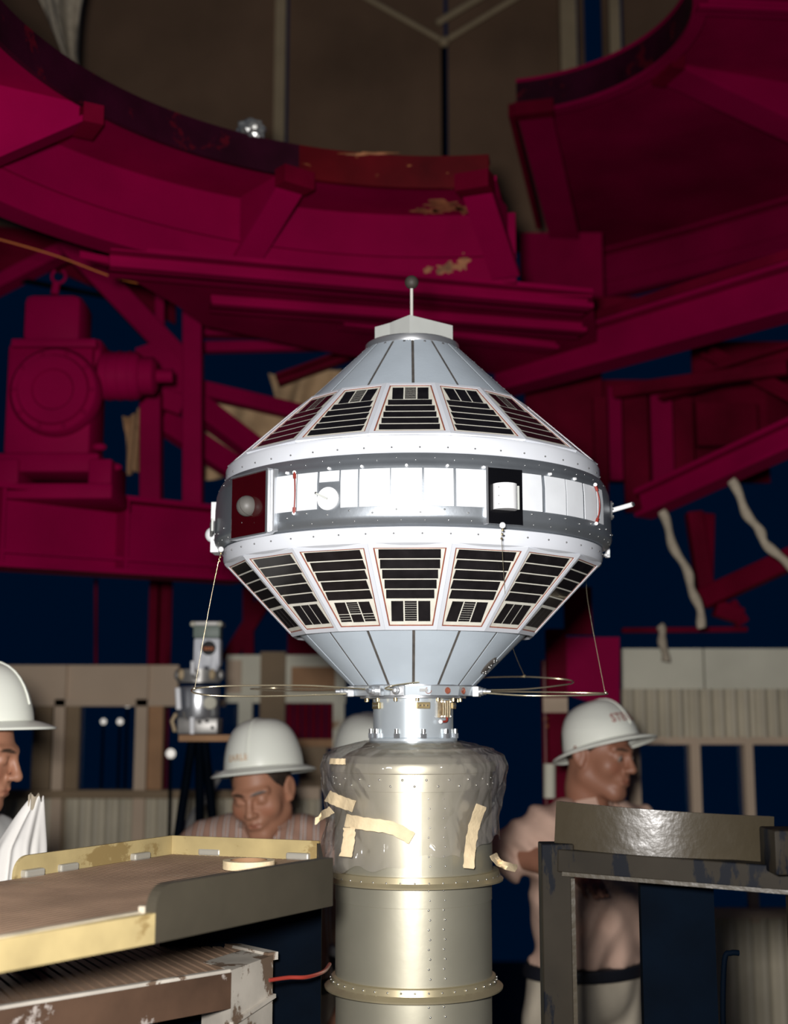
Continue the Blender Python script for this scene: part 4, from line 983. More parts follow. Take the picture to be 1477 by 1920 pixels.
# ribs of the rubber floor, running along the long side, each a bar clipped to the outline
poly = [(p.x, p.y) for p in fp]
rd = Vector((F_.x - G_.x, F_.y - G_.y, 0)).normalized(); rd = (rd + Vector((C_.x - B_.x, C_.y - B_.y, 0)).normalized() * 0.0).normalized()
rn = Vector((-rd.y, rd.x, 0))
def clip_line(o, d):
    ts = []
    for i in range(len(poly)):
        (x0, y0), (x1, y1) = poly[i], poly[(i + 1) % len(poly)]; ex, ey = x1 - x0, y1 - y0; den = d.x * ey - d.y * ex
        if abs(den) < 1e-9: continue
        t = ((x0 - o.x) * ey - (y0 - o.y) * ex) / den; u = ((x0 - o.x) * d.y - (y0 - o.y) * d.x) / den
        if 0 <= u <= 1: ts.append(t)
    return sorted(ts)
offs = [Vector((x, y, 0)).dot(rn) for x, y in poly]; o0, o1 = min(offs), max(offs); nr = int((o1 - o0) / 0.0115)
rb = 0
for k in range(1, nr):
    o = rn * (o0 + (o1 - o0) * k / nr); t_ = clip_line(o, rd)
    if len(t_) >= 2 and t_[-1] - t_[0] > 0.03:
        a, b = o + rd * (t_[0] + 0.004), o + rd * (t_[-1] - 0.004); a.z = b.z = zf - 0.0025
        MB().bar(a, b, 0.0078, 0.006).build('floor_rib', 'ribbed_rubber', tray); rb += 1
def wall(p, q, z0, z1, t, m, name='wall', rnd0=False, rnd1=False, top='tray_edge'):
    d = (q - p); L = d.length; d.normalize(); s = Vector((-d.y, d.x, 0)); h = z1 - z0; r = min(0.028, h * .6)
    prof = [(0, z0), (L, z0)]
    if rnd1: prof += [(L - r + r * math.sin(R(90 - k * 15)), z1 - r + r * math.cos(R(90 - k * 15))) for k in range(0, 7)]
    else: prof += [(L, z1)]
    if rnd0: prof += [(r - r * math.sin(R(k * 15)), z1 - r + r * math.cos(R(k * 15))) for k in range(0, 7)]
    else: prof += [(0, z1)]
    pts = [Vector((p.x, p.y, 0)) + d * x + Vector((0, 0, z)) for x, z in prof]
    return MB().plate(pts, s, t).build(name, m, tray)
zw = at(605, 1577, D_.y).z
zw2 = at(320, 1566, F_.y).z
wall(G_, F_, ZT + 0.01, zw2, 0.006, 'tray_yellow', rnd0=True)
wall(F_, E_, ZT + 0.01, zw2, 0.006, 'tray_yellow')
wall(E_, D_, ZT + 0.01, zw2, 0.006, 'tray_yellow')
wall(D_, C_, ZT + 0.01, zw2 - 0.004, 0.006, 'tray_olive')
zd = at(600, 1607, tr_pts['C'].y).z
Bq, Cq = pz(tr_pts['B'], zf), pz(tr_pts['C'], zf)
wall(Bq, Cq, ZT, zd, 0.016, 'tray_olive', name='front_panel', rnd0=True)
wall(pz(tr_pts['A'], zf), Bq + Vector((0.004, 0, 0)), ZT, zf + 0.004, 0.012, 'tray_yellow', name='front_skirt')
MB().bar(pz(A_, zf + 0.003), pz(B_, zf + 0.003), 0.010, 0.006).build('edge_strip', 'tray_edge', tray)
MB().bar(Bq + Vector((-0.004, -0.002, -0.02)), Bq + Vector((-0.004, -0.002, 0.012)), 0.008, 0.010, up=(0, 1, 0)).build('weld_bead', 'tray_edge', tray)
for (x, y, p, q) in ((60, 1644, G_, F_), (125, 1633, G_, F_), (262, 1612, G_, F_), (395, 1604, F_, E_), (495, 1606, E_, D_), (560, 1612, E_, D_)):
    c_ = TF(x, y); d = (q - p).normalized(); d.z = 0
    MB().bar(pz(c_, zf + 0.006) - d * 0.022, pz(c_, zf + 0.006) + d * 0.022, 0.016, 0.012, bev=0.003).build('bracket', 'bracket_zinc', tray)
MB().ball(Bq + (Cq - Bq) * 0.45 + Vector((0.0, -0.001, (zd - ZT) * 0.12)), 0.003, 8, (1, .4, 1.6)).build('paint_spot', 'wire_red', tray)
# posts that carry the tray, out of sight below
for px, py in ((60, 1640), (430, 1615)):
    q = TF(px, py); MB().bar(Vector((q.x, q.y, 0)), Vector((q.x, q.y, ZT)), 0.04, 0.04, up=(0, 1, 0)).build('leg', 'steel_black', tray)
q0, q1 = at(300, 1750, 2.27), at(602, 1750, 2.27)
MB().box(((q0.x + q1.x) / 2, 2.28, ZT / 2 - 0.002), (q1.x - q0.x, 0.02, ZT - 0.004)).build('dark_fill_panel', 'steel_black', tray)  # added black panel, made up to fill the darkness under the tray
# tape roll standing flat on the tray
c_ = TF(466, 1630) ; c_.z = zf + 0.0006
tp = thing('tape_roll', c_, 'white roll of tape lying flat in the tray', 'tape roll')
MB().lathe([(0.030, 0.001), (0.042, 0.001), (0.042, 0.014), (0.030, 0.014)], c_, 40, close=True).build('tape_winding', 'tape', tp, smooth=40)
MB().lathe([(0.0285, 0.0005), (0.030, 0.0005), (0.030, 0.0145), (0.0285, 0.0145)], c_, 40, close=True).build('core', 'cardboard', tp, smooth=40)

# lower work bench in the corner
ZB = ZC - 0.375
def BZ(x, y): return atz(x, y, ZB)
Bf, Br, Bb, Bl, Bl2 = BZ(425, 1820), BZ(512, 1793), BZ(350, 1757), BZ(-120, 1908), BZ(-160, 1838)
bn = thing('work_bench', Vector(((Bf.x + Bl.x) / 2, (Bf.y + Bb.y) / 2, 0)), 'paint-flecked brown bench with pale corner post, below the tray', 'bench')
MB().plate([pz(p, ZB - 0.004) for p in (Bl, Bf, Br, Bb, Bl2)], (0, 0, 1), 0.014).build('top_plate', 'table_brown', bn)
poly = [(p.x, p.y) for p in (Bl, Bf, Br, Bb, Bl2)]
rd = Vector((BZ(200, 1850).x - BZ(120, 1800).x, BZ(200, 1850).y - BZ(120, 1800).y, 0)).normalized(); rn = Vector((-rd.y, rd.x, 0))
offs = [Vector((x, y, 0)).dot(rn) for x, y in poly]; o0, o1 = min(offs), max(offs); nr = int((o1 - o0) / 0.0165)
for k in range(1, nr):
    o = rn * (o0 + (o1 - o0) * k / nr); t_ = clip_line(o, rd)
    if len(t_) >= 2 and t_[-1] - t_[0] > 0.02:
        a, b = o + rd * (t_[0] + 0.003), o + rd * (t_[-1] - 0.003); a.z = b.z = ZB - 0.002
        MB().bar(a, b, 0.0115, 0.007).build('top_rib', 'ribbed_rubber', bn)
dfr = (Bf - Bl).normalized(); nf = Vector((dfr.y, -dfr.x, 0))
MB().bar(pz(Bl, ZB - 0.027) + nf * 0.006, pz(Bf, ZB - 0.027) + nf * 0.006, 0.012, 0.052).build('front_apron', 'table_brown', bn)
MB().bar(pz(Bl, ZB + 0.001) + nf * 0.006, pz(Bf, ZB + 0.001) + nf * 0.006, 0.012, 0.006, bev=0.002).build('front_edge', 'table_white', bn)
ps = [pz(Bf, 0) + nf * 0.012, pz(Br, 0), pz(Br, 0) + Vector((-0.05, 0.06, 0)), pz(Bf, 0) + Vector((-0.045, 0.06, 0))]
MB().plate([p + Vector((0, 0, ZB + 0.002)) for p in ps], (0, 0, 1), ZB + 0.002).build('corner_post', 'table_white', bn)
MB().bar(pz(Bf, ZB - 0.075) + nf * 0.0145, pz(Br, ZB - 0.060) + Vector((0.003, -0.002, 0)), 0.006, 0.006).build('weld_bead', 'table_white', bn)
MB().bar(pz(Br, ZB - 0.0), pz(Bb, ZB - 0.0), 0.02, 0.012).build('back_edge', 'table_white', bn)
for p in (Bl, Bl2, Bb): MB().bar(pz(p, 0), pz(p, ZB - 0.015), 0.04, 0.04, up=(0, 1, 0)).build('leg', 'table_brown', bn)

MB().tube(spline([at(505, 1838, 2.1), at(540, 1833, 2.12), at(575, 1832, 2.14), at(606, 1822, 2.2), at(618, 1808, 2.3)], 8), 0.0032, 8).build('cable', 'wire_red', label='thin red cable running from the bench corner to the drum flange', cat='cable', smooth=60)
# white cloth over a post at far left
yc = 2.55
cl_c = Vector((at(50, 1600, yc).x, yc, 0)); ztop = at(66, 1502, yc).z
clo = thing('cloth', cl_c, 'white cloth gathered at the top, hanging at the left edge behind the tray', 'cloth')
def cloth_fn(u, v):
    a = 2 * math.pi * u; z = ztop + 0.004 - (ztop - 1.20) * v
    fold = 1 + 0.14 * math.sin(5 * a + 1.2) + 0.09 * math.sin(11 * a) * min(1, v * 3)
    rx = (0.010 + 0.026 * min(1, v * 4.5) ** 0.8 + 0.022 * v) * fold; ry = (0.010 + 0.03 * min(1, v * 5) + 0.03 * v) * fold
    cx_ = at(88, 1560, yc).x - 0.024 * min(1, v * 4.5) ** 0.8 - 0.022 * v - 0.020
    return Vector((cx_ + rx * math.cos(a), yc + ry * math.sin(a), z + 0.006 * math.sin(4 * a) * (1 - v)))
MB().sheet(cloth_fn, 96, 40).build('cloth_drape', 'cloth_white', clo, smooth=70)
MB().cyl(Vector((cl_c.x + 0.005, yc, 0)), Vector((at(66, 1502, yc).x, yc, ztop - 0.004)), 0.008, 10).build('prop_rod', 'steel_black', clo)
tf = MB().sheet(lambda u, v: Vector((at(56 + 20 * u, 1500, yc).x, yc - 0.012 + 0.01 * math.sin(9 * u), ztop + 0.012 - 0.028 * v + 0.004 * math.sin(17 * u))), 10, 3).build('torn_tuft', 'rope_white', clo, smooth=60, thick=0.002)

# ------------------------------------------------------------------ right foreground: drab steel stand with curved plate
YS = 2.05
st = thing('steel_stand', Vector((at(1200, 1700, YS).x, YS, 0)), 'scratched olive drab steel stand with a curved plate on top, at lower right', 'stand')
def SP(x, y, d=0.0): return at(x, y, YS + d)
# curved plate: cylinder section bulging toward the camera
tl, trp = SP(1050, 1502, 0.045), SP(1442, 1530, -0.005)
bl_, br_ = SP(1046, 1588, 0.045), SP(1442, 1622, -0.005)
mid_bulge = 0.045
def cp_fn(u, v):
    p = tl.lerp(trp, u).lerp(bl_.lerp(br_, u), v); ch = (trp - tl).normalized(); nb_ = Vector((ch.y, -ch.x, 0)).normalized()
    q = p + nb_ * (mid_bulge * (1 - (2 * u - 1) ** 2)); return q
zt_, zb_ = (tl.z + trp.z) / 2, (bl_.z + br_.z) / 2
def cp_fn2(u, v):
    q = cp_fn(u, v); q.z = (tl.z + (trp.z - tl.z) * u) * (1 - v) + (bl_.z + (br_.z - bl_.z) * u) * v; return q
cpl = MB().sheet(cp_fn2, 40, 2).build('curved_plate', 'drab', st, smooth=50, thick=0.012)
wc = spline([cp_fn2(u, 0.42 + 0.02 * math.sin(u * 60)) + Vector((0, -0.0065, 0)) for u in [0.33 + 0.02 * k for k in range(12)]], 4)
MB().tube(wc, [0.0008 + 0.0022 * math.sin(math.pi * i / (len(wc) - 1)) * (0.7 + 0.3 * math.sin(i * 1.9)) for i in range(len(wc))], 6).build('weld_scar', 'brass', cpl, smooth=60)
# frame: corner post, top rail, receding rail, panel
pc = SP(1044, 1610, 0.02)
xa = SP(1018, 1600).x; xb = SP(1076, 1600).x
zpt = SP(1044, 1584).z
MB().box(((xa + xb) / 2, YS + 0.035, zpt / 2), (0.050, 0.05, zpt), None, 0.002).build('corner_post', 'drab_frame', st)
MB().box(((xa + xb) / 2 + 0.021, YS + 0.007, (zpt - 0.05) / 2), (0.006, 0.012, zpt - 0.05)).build('post_edge', 'drab', st)
ra, rb_ = SP(1050, 1611, 0.03), SP(1520, 1648, -0.09)
MB().bar(ra, rb_, 0.045, 0.034, bev=0.002).build('top_rail', 'drab_frame', st)
MB().bar(ra + Vector((0, -0.024, -0.019)), rb_ + Vector((0, -0.024, -0.019)), 0.006, 0.006).build('rail_edge', 'drab', st)
sc_ = MB()
for k in range(26):
    u = 0.03 + 0.94 * k / 25; q = cp_fn2(u, 0.965 + 0.015 * math.sin(k * 2.7)); sc_.ball(q + Vector((0, -0.007, 0)), 0.0016 + 0.0014 * abs(math.sin(k * 1.3)), 6, (1.8, 0.5, 0.8))
sc_.build('weld_spatter', 'drum_flange', cpl, smooth=60, kind='stuff')
rect(MB(), 1207, 1346, 1640, 2150, YS + 0.06, 0.02).build('back_panel', 'steel_black', st)  # guessed black panel, added to fill the dark area under the stand
eb = SP(1446, 1640, -0.1)
MB().box(SP(1478, 1594, -0.10), (0.062, 0.08, 0.062), None, 0.003).build('end_block', 'drab_frame', st, smooth=40)
MB().bar(Vector((rb_.x, rb_.y + 0.02, 0)), Vector((rb_.x, rb_.y + 0.02, rb_.z - 0.018)), 0.05, 0.05, up=(0, 1, 0)).build('corner_post', 'drab_frame', st)
hk = MB().tube(spline([SP(1353, 1716, 0.1), SP(1353, 1775, 0.1)], 4), 0.003, 8)
MB().tube(spline([SP(1385, 1787, 0.12), SP(1370, 1787, 0.12), SP(1358, 1800, 0.12), SP(1355, 1900, 0.12), SP(1360, 2000, 0.12)], 6), 0.0045, 8).build('bent_rod', 'steel_black', st, smooth=60)

# ------------------------------------------------------------------ instrument on a tripod in the background
YI = 4.0
def I(x, y, d=0.0): return at(x, y, YI + d)
ins = thing('instrument', Vector((I(373, 1380).x, YI, 0)), 'silver and white camera-like instrument with a round black badge, behind the loop antenna', 'instrument')
rect(MB(), 362, 412, 1196, 1250, YI, 0.07, 0.008).build('film_box', 'instr_white', ins, smooth=40)
rect(MB(), 362, 412, 1172, 1196, YI, 0.07, 0.004).build('box_lid', 'instr_green', ins, smooth=40)
rect(MB(), 358, 416, 1165, 1173, YI - 0.005, 0.08, 0.002).build('top_bar', 'steel_grey', ins)
for x in (361, 412): MB().ball(I(x, 1170, -0.012), 0.008, 12).build('top_knob', 'hut_white', ins, smooth=60)
for x0, x1 in ((364, 384), (390, 411)):
    MB().tube([I((x0 + x1) / 2, 1222, 0.015), I((x0 + x1) / 2, 1250, 0.015)], 0.017, 20).build('lobe', 'instr_white', ins, smooth=40)
    MB().ball(I((x0 + x1) / 2, 1250, 0.015), 0.017, 16).build('lobe_end', 'instr_white', ins, smooth=60)
bd = MB().lathe([(0, -0.004), (0.022, -0.004), (0.0225, 0)], I(391, 1215, -0.004), 28, rot=Matrix.Rotation(R(-90), 3, 'X')).build('badge', 'black_glass', ins, smooth=40)
for k in range(4): MB().box(I(384 + 4.6 * k, 1216, -0.010), (0.005, 0.002, 0.009)).build('badge_letter', 'orange', bd)
MB().lathe([(0.03, 0.02), (0.066, 0.02), (0.066, -0.02), (0.03, -0.02)], I(373, 1268, 0.05), 32, close=True).build('mount_ring', 'steel_grey', ins, smooth=40)
for k in range(8):
    a = 2 * math.pi * k / 8; MB().ball(I(373, 1268, 0.05) + Vector((0.066 * math.cos(a), 0.066 * math.sin(a), 0.004)), 0.011, 10, (1, 1, 1.6)).build('clamp_knob', 'brown_trim' if k % 2 else 'steel_grey', ins, smooth=60)
MB().lathe([(0.0, 0.0), (0.062, 0.0), (0.065, -0.01), (0.065, -0.085), (0.058, -0.10), (0, -0.10)], I(372, 1288, 0.05), 36).build('silver_housing', 'aluminium', ins, smooth=35)
MB().lathe([(0, -0.003), (0.019, -0.003), (0.02, 0.01)], I(394, 1318, -0.02), 24, rot=Matrix.Rotation(R(-90), 3, 'X')).build('dial', 'hut_white', ins, smooth=40)
for x, y0, y1, r_ in ((361, 1240, 1264, 0.0065), (333, 1290, 1330, 0.0085), (360, 1345, 1376, 0.0075)):
    MB().tube([I(x, y0, -0.03), I(x + (2 if y0 == 1290 else 0), y1, -0.03)], r_, 12).build('clamp_rod', 'pure_white', ins, smooth=40)
rect(MB(), 332, 408, 1346, 1376, YI, 0.12, 0.004).build('base_box', 'steel_grey', ins, smooth=40)
for x, y in ((374, 1354), (388, 1352), (398, 1364)): MB().ball(I(x, y, -0.002), 0.0055, 8).build('knob', 'steel_black', ins, smooth=60)
MB().tube([I(330, 1338, -0.01), I(322, 1352, -0.01), I(328, 1372, -0.01)], 0.006, 8).build('handle', 'brown_trim', ins, smooth=60)
tp_ = I(372, 1377, 0.06)
rect(MB(), 335, 440, 1378, 1390, YI, 0.14).build('tripod_head', 'cardboard', ins)
for dx, dy in ((-0.22, -0.1), (0.25, -0.1), (0.0, 0.3)):
    MB().tube([tp_ + Vector((dx * .08, dy * .08, -0.02)), Vector((tp_.x + dx, tp_.y + dy, 0))], 0.014, 10).build('tripod_leg', 'steel_black', ins, smooth=40)

# ------------------------------------------------------------------ people: smooth-blended bodies polygonised as one surface
class Field:
    def __init__(self, xs, ys, zs):
        self.ax = [np.array(xs), np.array(ys), np.array(zs)]
        self.D = np.full((len(xs), len(ys), len(zs)), 0.25, dtype=np.float32)
    def block(self, lo, hi, pad):
        sl = []
        for a, l, h in zip(self.ax, lo, hi):
            i = max(0, int(np.searchsorted(a, l - pad)) - 1); j = min(len(a), int(np.searchsorted(a, h + pad)) + 1)
            if j - i < 1: return None
            sl.append(slice(i, j))
        X, Y, Z = np.meshgrid(*[a[s] for a, s in zip(self.ax, sl)], indexing='ij', sparse=True)
        return tuple(sl), X, Y, Z
    def join(self, sl, d, k):
        o = self.D[sl]; d = np.broadcast_to(d, o.shape)
        if k <= 0: self.D[sl] = np.minimum(o, d)
        else:
            h = np.maximum(k - np.abs(o - d), 0) / k; self.D[sl] = np.minimum(o, d) - h * h * k * 0.25
    def cut(self, sl, d, k):
        o = self.D[sl]; d = -np.broadcast_to(d, o.shape); h = np.maximum(k - np.abs(o - d), 0) / k
        self.D[sl] = np.maximum(o, d) + h * h * k * 0.25
    def cone(self, a, b, ra, rb, k=0.02, cut=False, pad=0.06):
        a, b = Vector(a), Vector(b); rm = max(ra, rb)
        lo = [min(a[i], b[i]) - rm for i in range(3)]; hi = [max(a[i], b[i]) + rm for i in range(3)]
        r = self.block(lo, hi, pad)
        if r is None: return
        sl, X, Y, Z = r; ba = b - a; L2 = max(ba.length_squared, 1e-9)
        t = np.clip(((X - a.x) * ba.x + (Y - a.y) * ba.y + (Z - a.z) * ba.z) / L2, 0, 1)
        d = np.sqrt((X - a.x - t * ba.x) ** 2 + (Y - a.y - t * ba.y) ** 2 + (Z - a.z - t * ba.z) ** 2) - (ra + (rb - ra) * t)
        (self.cut if cut else self.join)(sl, d, k)
    def ell(self, c, rad, k=0.02, rot=None, cut=False, pad=0.06):
        c = Vector(c); rm = max(rad); r = self.block([c[i] - rm for i in range(3)], [c[i] + rm for i in range(3)], pad)
        if r is None: return
        sl, X, Y, Z = r; X, Y, Z = X - c.x, Y - c.y, Z - c.z
        if rot is not None:
            m = rot.transposed(); X, Y, Z = [m[i][0] * X + m[i][1] * Y + m[i][2] * Z for i in range(3)]
        k0 = np.sqrt((X / rad[0]) ** 2 + (Y / rad[1]) ** 2 + (Z / rad[2]) ** 2); k1 = np.sqrt((X / rad[0] ** 2) ** 2 + (Y / rad[1] ** 2) ** 2 + (Z / rad[2] ** 2) ** 2)
        d = k0 * (k0 - 1) / np.maximum(k1, 1e-6)
        (self.cut if cut else self.join)(sl, d, k)
    def nets(self):
        D = self.D; nx, ny, nz = D.shape; ins_ = D < 0
        cnt = np.zeros((nx - 1, ny - 1, nz - 1), np.int8)
        for i in (0, 1):
            for j in (0, 1):
                for k in (0, 1): cnt += ins_[i:nx - 1 + i, j:ny - 1 + j, k:nz - 1 + k]
        act = np.argwhere((cnt > 0) & (cnt < 8)); idx = np.full(cnt.shape, -1, np.int64); idx[tuple(act.T)] = np.arange(len(act))
        acc = np.zeros((len(act), 3)); num = np.zeros(len(act)); cor = [(i, j, k) for i in (0, 1) for j in (0, 1) for k in (0, 1)]
        for a in cor:
            for ax_ in range(3):
                if a[ax_] == 1: continue
                b = list(a); b[ax_] = 1; ia = act + a; ib = act + b
                da = D[tuple(ia.T)]; db = D[tuple(ib.T)]; m = (da < 0) != (db < 0); t = np.where(m, da / np.where(m, da - db, 1), 0)
                pa = np.stack([self.ax[q][ia[:, q]] for q in range(3)], 1); pb = np.stack([self.ax[q][ib[:, q]] for q in range(3)], 1)
                acc += np.where(m[:, None], pa + (pb - pa) * t[:, None], 0); num += m
        V = acc / np.maximum(num, 1)[:, None]; faces = []
        for ax_ in range(3):
            o = [q for q in range(3) if q != ax_]; s0 = [slice(None)] * 3; s1 = [slice(None)] * 3; s0[ax_] = slice(0, -1); s1[ax_] = slice(1, None)
            e = np.argwhere(ins_[tuple(s0)] != ins_[tuple(s1)])
            e = e[(e[:, o[0]] > 0) & (e[:, o[1]] > 0) & (e[:, o[0]] < D.shape[o[0]] - 1) & (e[:, o[1]] < D.shape[o[1]] - 1)]
            q = []
            for d0, d1 in ((-1, -1), (0, -1), (0, 0), (-1, 0)):
                c = e.copy(); c[:, o[0]] += d0; c[:, o[1]] += d1; q.append(idx[tuple(c.T)])
            faces.append(np.stack(q, 1))
        return V, np.concatenate(faces)
def net_object(field, name, m, parent, tone=None, relax=1):
    V, Fq = field.nets(); me = bpy.data.meshes.new(name); me.from_pydata(V.tolist(), [], Fq.tolist())
    bm = bmesh.new(); bm.from_mesh(me)
    for _ in range(relax): bmesh.ops.smooth_vert(bm, verts=bm.verts, factor=0.5, use_axis_x=True, use_axis_y=True, use_axis_z=True)
    bmesh.ops.recalc_face_normals(bm, faces=bm.faces); bm.to_mesh(me); bm.free()
    me.polygons.foreach_set('use_smooth', [True] * len(me.polygons)); me.materials.append(M[m])
    if tone is not None:
        at_ = me.color_attributes.new('tone', 'FLOAT_COLOR', 'POINT'); co = np.empty(len(me.vertices) * 3); me.vertices.foreach_get('co', co)
        at_.data.foreach_set('color', np.concatenate([tone(co.reshape(-1, 3)), np.ones((len(me.vertices), 1))], 1).ravel())
    o = bpy.data.objects.new(name, me); C.objects.link(o); o.parent = parent; return o
def axis(lo, hi, flo_, fhi, fine, coarse):
    a = list(np.arange(lo, flo_, coarse)) + list(np.arange(flo_, fhi, fine)) + list(np.arange(fhi, hi + coarse, coarse)); return a

def person(root_xy, rz, head_w, yaw, pitch, roll, label, shirt, skin=(0.40, 0.185, 0.105), arm_r=None, arm_l=None, drop=0.0, fine=0.0038, eyes_down=False, wr=1.0):
    """root_xy: feet; rz: body turn (0 faces the camera); head_w: world position of the head centre; yaw/pitch/roll of the head relative to the camera-facing pose"""
    root = thing('person', Vector((root_xy[0], root_xy[1], 0)), label, 'person')
    B = Matrix.Rotation(rz, 3, 'Z')
    hl = Vector(head_w) - root.location                    # head centre, root axes
    sc = (hl.z + drop) / 1.635
    def b(x, y, z): return B @ Vector((x * sc, y * sc, 0)) + Vector((0, 0, z * sc)) + Vector((hl.x, hl.y, 0)) * (max(0, z - 0.95) / 0.685)
    Hm = Matrix.Rotation(yaw, 3, 'Z') @ Matrix.Rotation(roll, 3, 'Y') @ Matrix.Rotation(pitch, 3, 'X')
    def h(x, y, z): return hl + Hm @ Vector((x, y, z))
    arm_r, arm_l = [None if q is None else tuple(Vector(w_) - root.location for w_ in q) for q in (arm_r, arm_l)]
    if arm_r is None: arm_r = (b(-0.27, 0.03, 1.16), b(-0.22, -0.16, 1.00))
    if arm_l is None: arm_l = (b(0.27, 0.03, 1.16), b(0.22, -0.16, 1.00))
    sh = {-1: b(-0.175, 0.015, 1.415), 1: b(0.175, 0.015, 1.415)}
    pts = [b(-0.3, -0.25, 1), b(0.3, 0.25, 1), arm_r[0], arm_l[0], arm_r[1], arm_l[1], hl]
    lo = [min(p[i] for p in pts) - 0.14 for i in range(2)]; hi = [max(p[i] for p in pts) + 0.14 for i in range(2)]
    fr = 0.125
    gx = axis(lo[0], hi[0], hl.x - fr, hl.x + fr, fine, 0.013); gy = axis(lo[1], hi[1], hl.y - fr - .01, hl.y + fr + .01, fine, 0.013)
    gz = axis(-0.03, hl.z + 0.16, hl.z - 0.15, hl.z + 0.13, fine, 0.014)
    def torso(f, g, k=0.05):
        f.ell(b(0, 0.005, 1.02), (0.155 * sc + g, 0.115 * sc + g, 0.13), k, B); f.ell(b(0, 0.0, 1.15), (0.150 * sc + g, 0.112 * sc + g, 0.16), k, B)
        f.ell(b(0, 0.005, 1.29), (0.170 * sc + g, 0.118 * sc + g, 0.15), k, B); f.cone(b(-0.15, 0.015, 1.405), b(0.15, 0.015, 1.405), 0.062 + g, 0.062 + g, k)
        f.cone(b(-0.09, 0.03, 1.44), b(0.09, 0.03, 1.44), 0.05 + g, 0.05 + g, k)
    def legs(f, g):
        for s in (-1, 1):
            f.cone(b(s * 0.09, 0, 0.93), b(s * 0.10, -0.01, 0.50), 0.088 + g, 0.058 + g, 0.03); f.cone(b(s * 0.10, -0.01, 0.50), b(s * 0.10, 0.02, 0.09), 0.056 + g * 1.4, 0.038 + g * 1.6, 0.03)
    def limb(f, s, arm, g, sleeve=None):
        e, w_ = Vector(arm[0]), Vector(arm[1]); S_ = sh[s]
        if sleeve is None: f.cone(S_, e, 0.052 + g, 0.041 + g, 0.03); f.cone(e, w_, 0.041 + g, 0.029 + g, 0.02)
        else:
            q = S_.lerp(e, min(1, sleeve)); f.cone(S_, q, 0.058 + g, 0.054 + g, 0.035)
            if sleeve > 1: f.cone(e, e.lerp(w_, sleeve - 1), 0.052 + g, 0.040 + g, 0.02)
    # body
    f = Field(gx, gy, gz); torso(f, 0); legs(f, 0)
    for s in (-1, 1):
        f.cone(b(s * 0.10, 0.03, 0.05), b(s * 0.115, -0.14, 0.035), 0.042, 0.034, 0.02)
        arm = arm_r if s < 0 else arm_l; limb(f, s, arm, 0)
        e, w_ = Vector(arm[0]), Vector(arm[1]); d = (w_ - e).normalized(); sd = d.cross(Vector((0, 0, 1)))
        sd = (sd if sd.length > 1e-3 else Vector((1, 0, 0))).normalized(); up_ = sd.cross(d)
        f.ell(w_ + d * 0.045, (0.042, 0.05, 0.02), 0.015, Matrix((sd, d, up_)).transposed())
        for q, ln in ((-1.5, 0.066), (-0.5, 0.080), (0.5, 0.076), (1.5, 0.058)):
            k0 = w_ + d * 0.082 + sd * (q * 0.020); k1 = k0 + d * ln * 0.5 - up_ * 0.010; k2 = k1 + d * ln * 0.35 - up_ * 0.028
            f.cone(k0, k1, 0.0105, 0.0098, 0.004); f.cone(k1, k2, 0.0098, 0.0088, 0.004)
        k0 = w_ + d * 0.03 - sd * 0.036 * (1 if s > 0 else -1); k1 = k0 + d * 0.035 - sd * 0.022 * (1 if s > 0 else -1); f.cone(k0, k1, 0.0125, 0.011, 0.006); f.cone(k1, k1 + d * 0.026 - up_ * 0.012, 0.011, 0.0095, 0.004)
    f.cone(b(0, 0.03, 1.42), h(0, 0.022, -0.075), 0.062, 0.056, 0.03); f.cone(h(0, 0.03, -0.10), h(0, 0.02, -0.03), 0.054, 0.058, 0.02)
    # head
    f.ell(h(0, 0.018, 0.032), (0.075, 0.094, 0.090), 0.02, Hm); f.ell(h(0, -0.030, -0.022), (0.061, 0.064, 0.078), 0.03, Hm)
    f.cone(h(-0.050, 0.000, -0.062), h(-0.013, -0.066, -0.097), 0.020, 0.018, 0.03); f.cone(h(0.050, 0.000, -0.062), h(0.013, -0.066, -0.097), 0.020, 0.018, 0.03)
    f.cone(h(-0.010, -0.074, -0.098), h(0.010, -0.074, -0.098), 0.0165, 0.0165, 0.02)
    for s in (-1, 1):
        f.ell(h(s * 0.042, -0.060, -0.028), (0.022, 0.021, 0.022), 0.03, Hm)
        f.cone(h(s * 0.010, -0.088, 0.020), h(s * 0.045, -0.074, 0.022), 0.011, 0.009, 0.014)
    for s in (-1, 1): f.ell(h(s * 0.030, -0.100, 0.001), (0.0185, 0.014, 0.0115), 0.010, Hm, cut=True)
    for s in (-1, 1):
        f.ell(h(s * 0.030, -0.0795, 0.0025), (0.0145, 0.0145 if eyes_down else 0.0125, 0.0135 if eyes_down else 0.0105), 0.004, Hm)                 # lids over the eyeball
        f.cone(h(s * 0.017, -0.0915, -0.0045), h(s * 0.042, -0.086, -0.0035), 0.0022, 0.0022, 0.003)
    f.cone(h(0, -0.091, 0.014), h(0, -0.113, -0.026), 0.0075, 0.0105, 0.010); f.ell(h(0, -0.112, -0.029), (0.0125, 0.0115, 0.0100), 0.006, Hm)
    for s in (-1, 1): f.ell(h(s * 0.0125, -0.103, -0.032), (0.0078, 0.0095, 0.0068), 0.006, Hm)
    for s in (-1, 1): f.ell(h(s * 0.006, -0.107, -0.0405), (0.004, 0.005, 0.003), 0.003, Hm, cut=True)
    f.ell(h(0, -0.083, -0.058), (0.028, 0.018, 0.020), 0.016, Hm)
    f.cone(h(-0.018, -0.094, -0.0575), h(0.018, -0.094, -0.0575), 0.0048, 0.0048, 0.006); f.cone(h(0, -0.1005, -0.0565), h(0, -0.099, -0.0565), 0.005, 0.005, 0.006)
    f.cone(h(-0.014, -0.095, -0.0685), h(0.014, -0.095, -0.0685), 0.0058, 0.0058, 0.006)
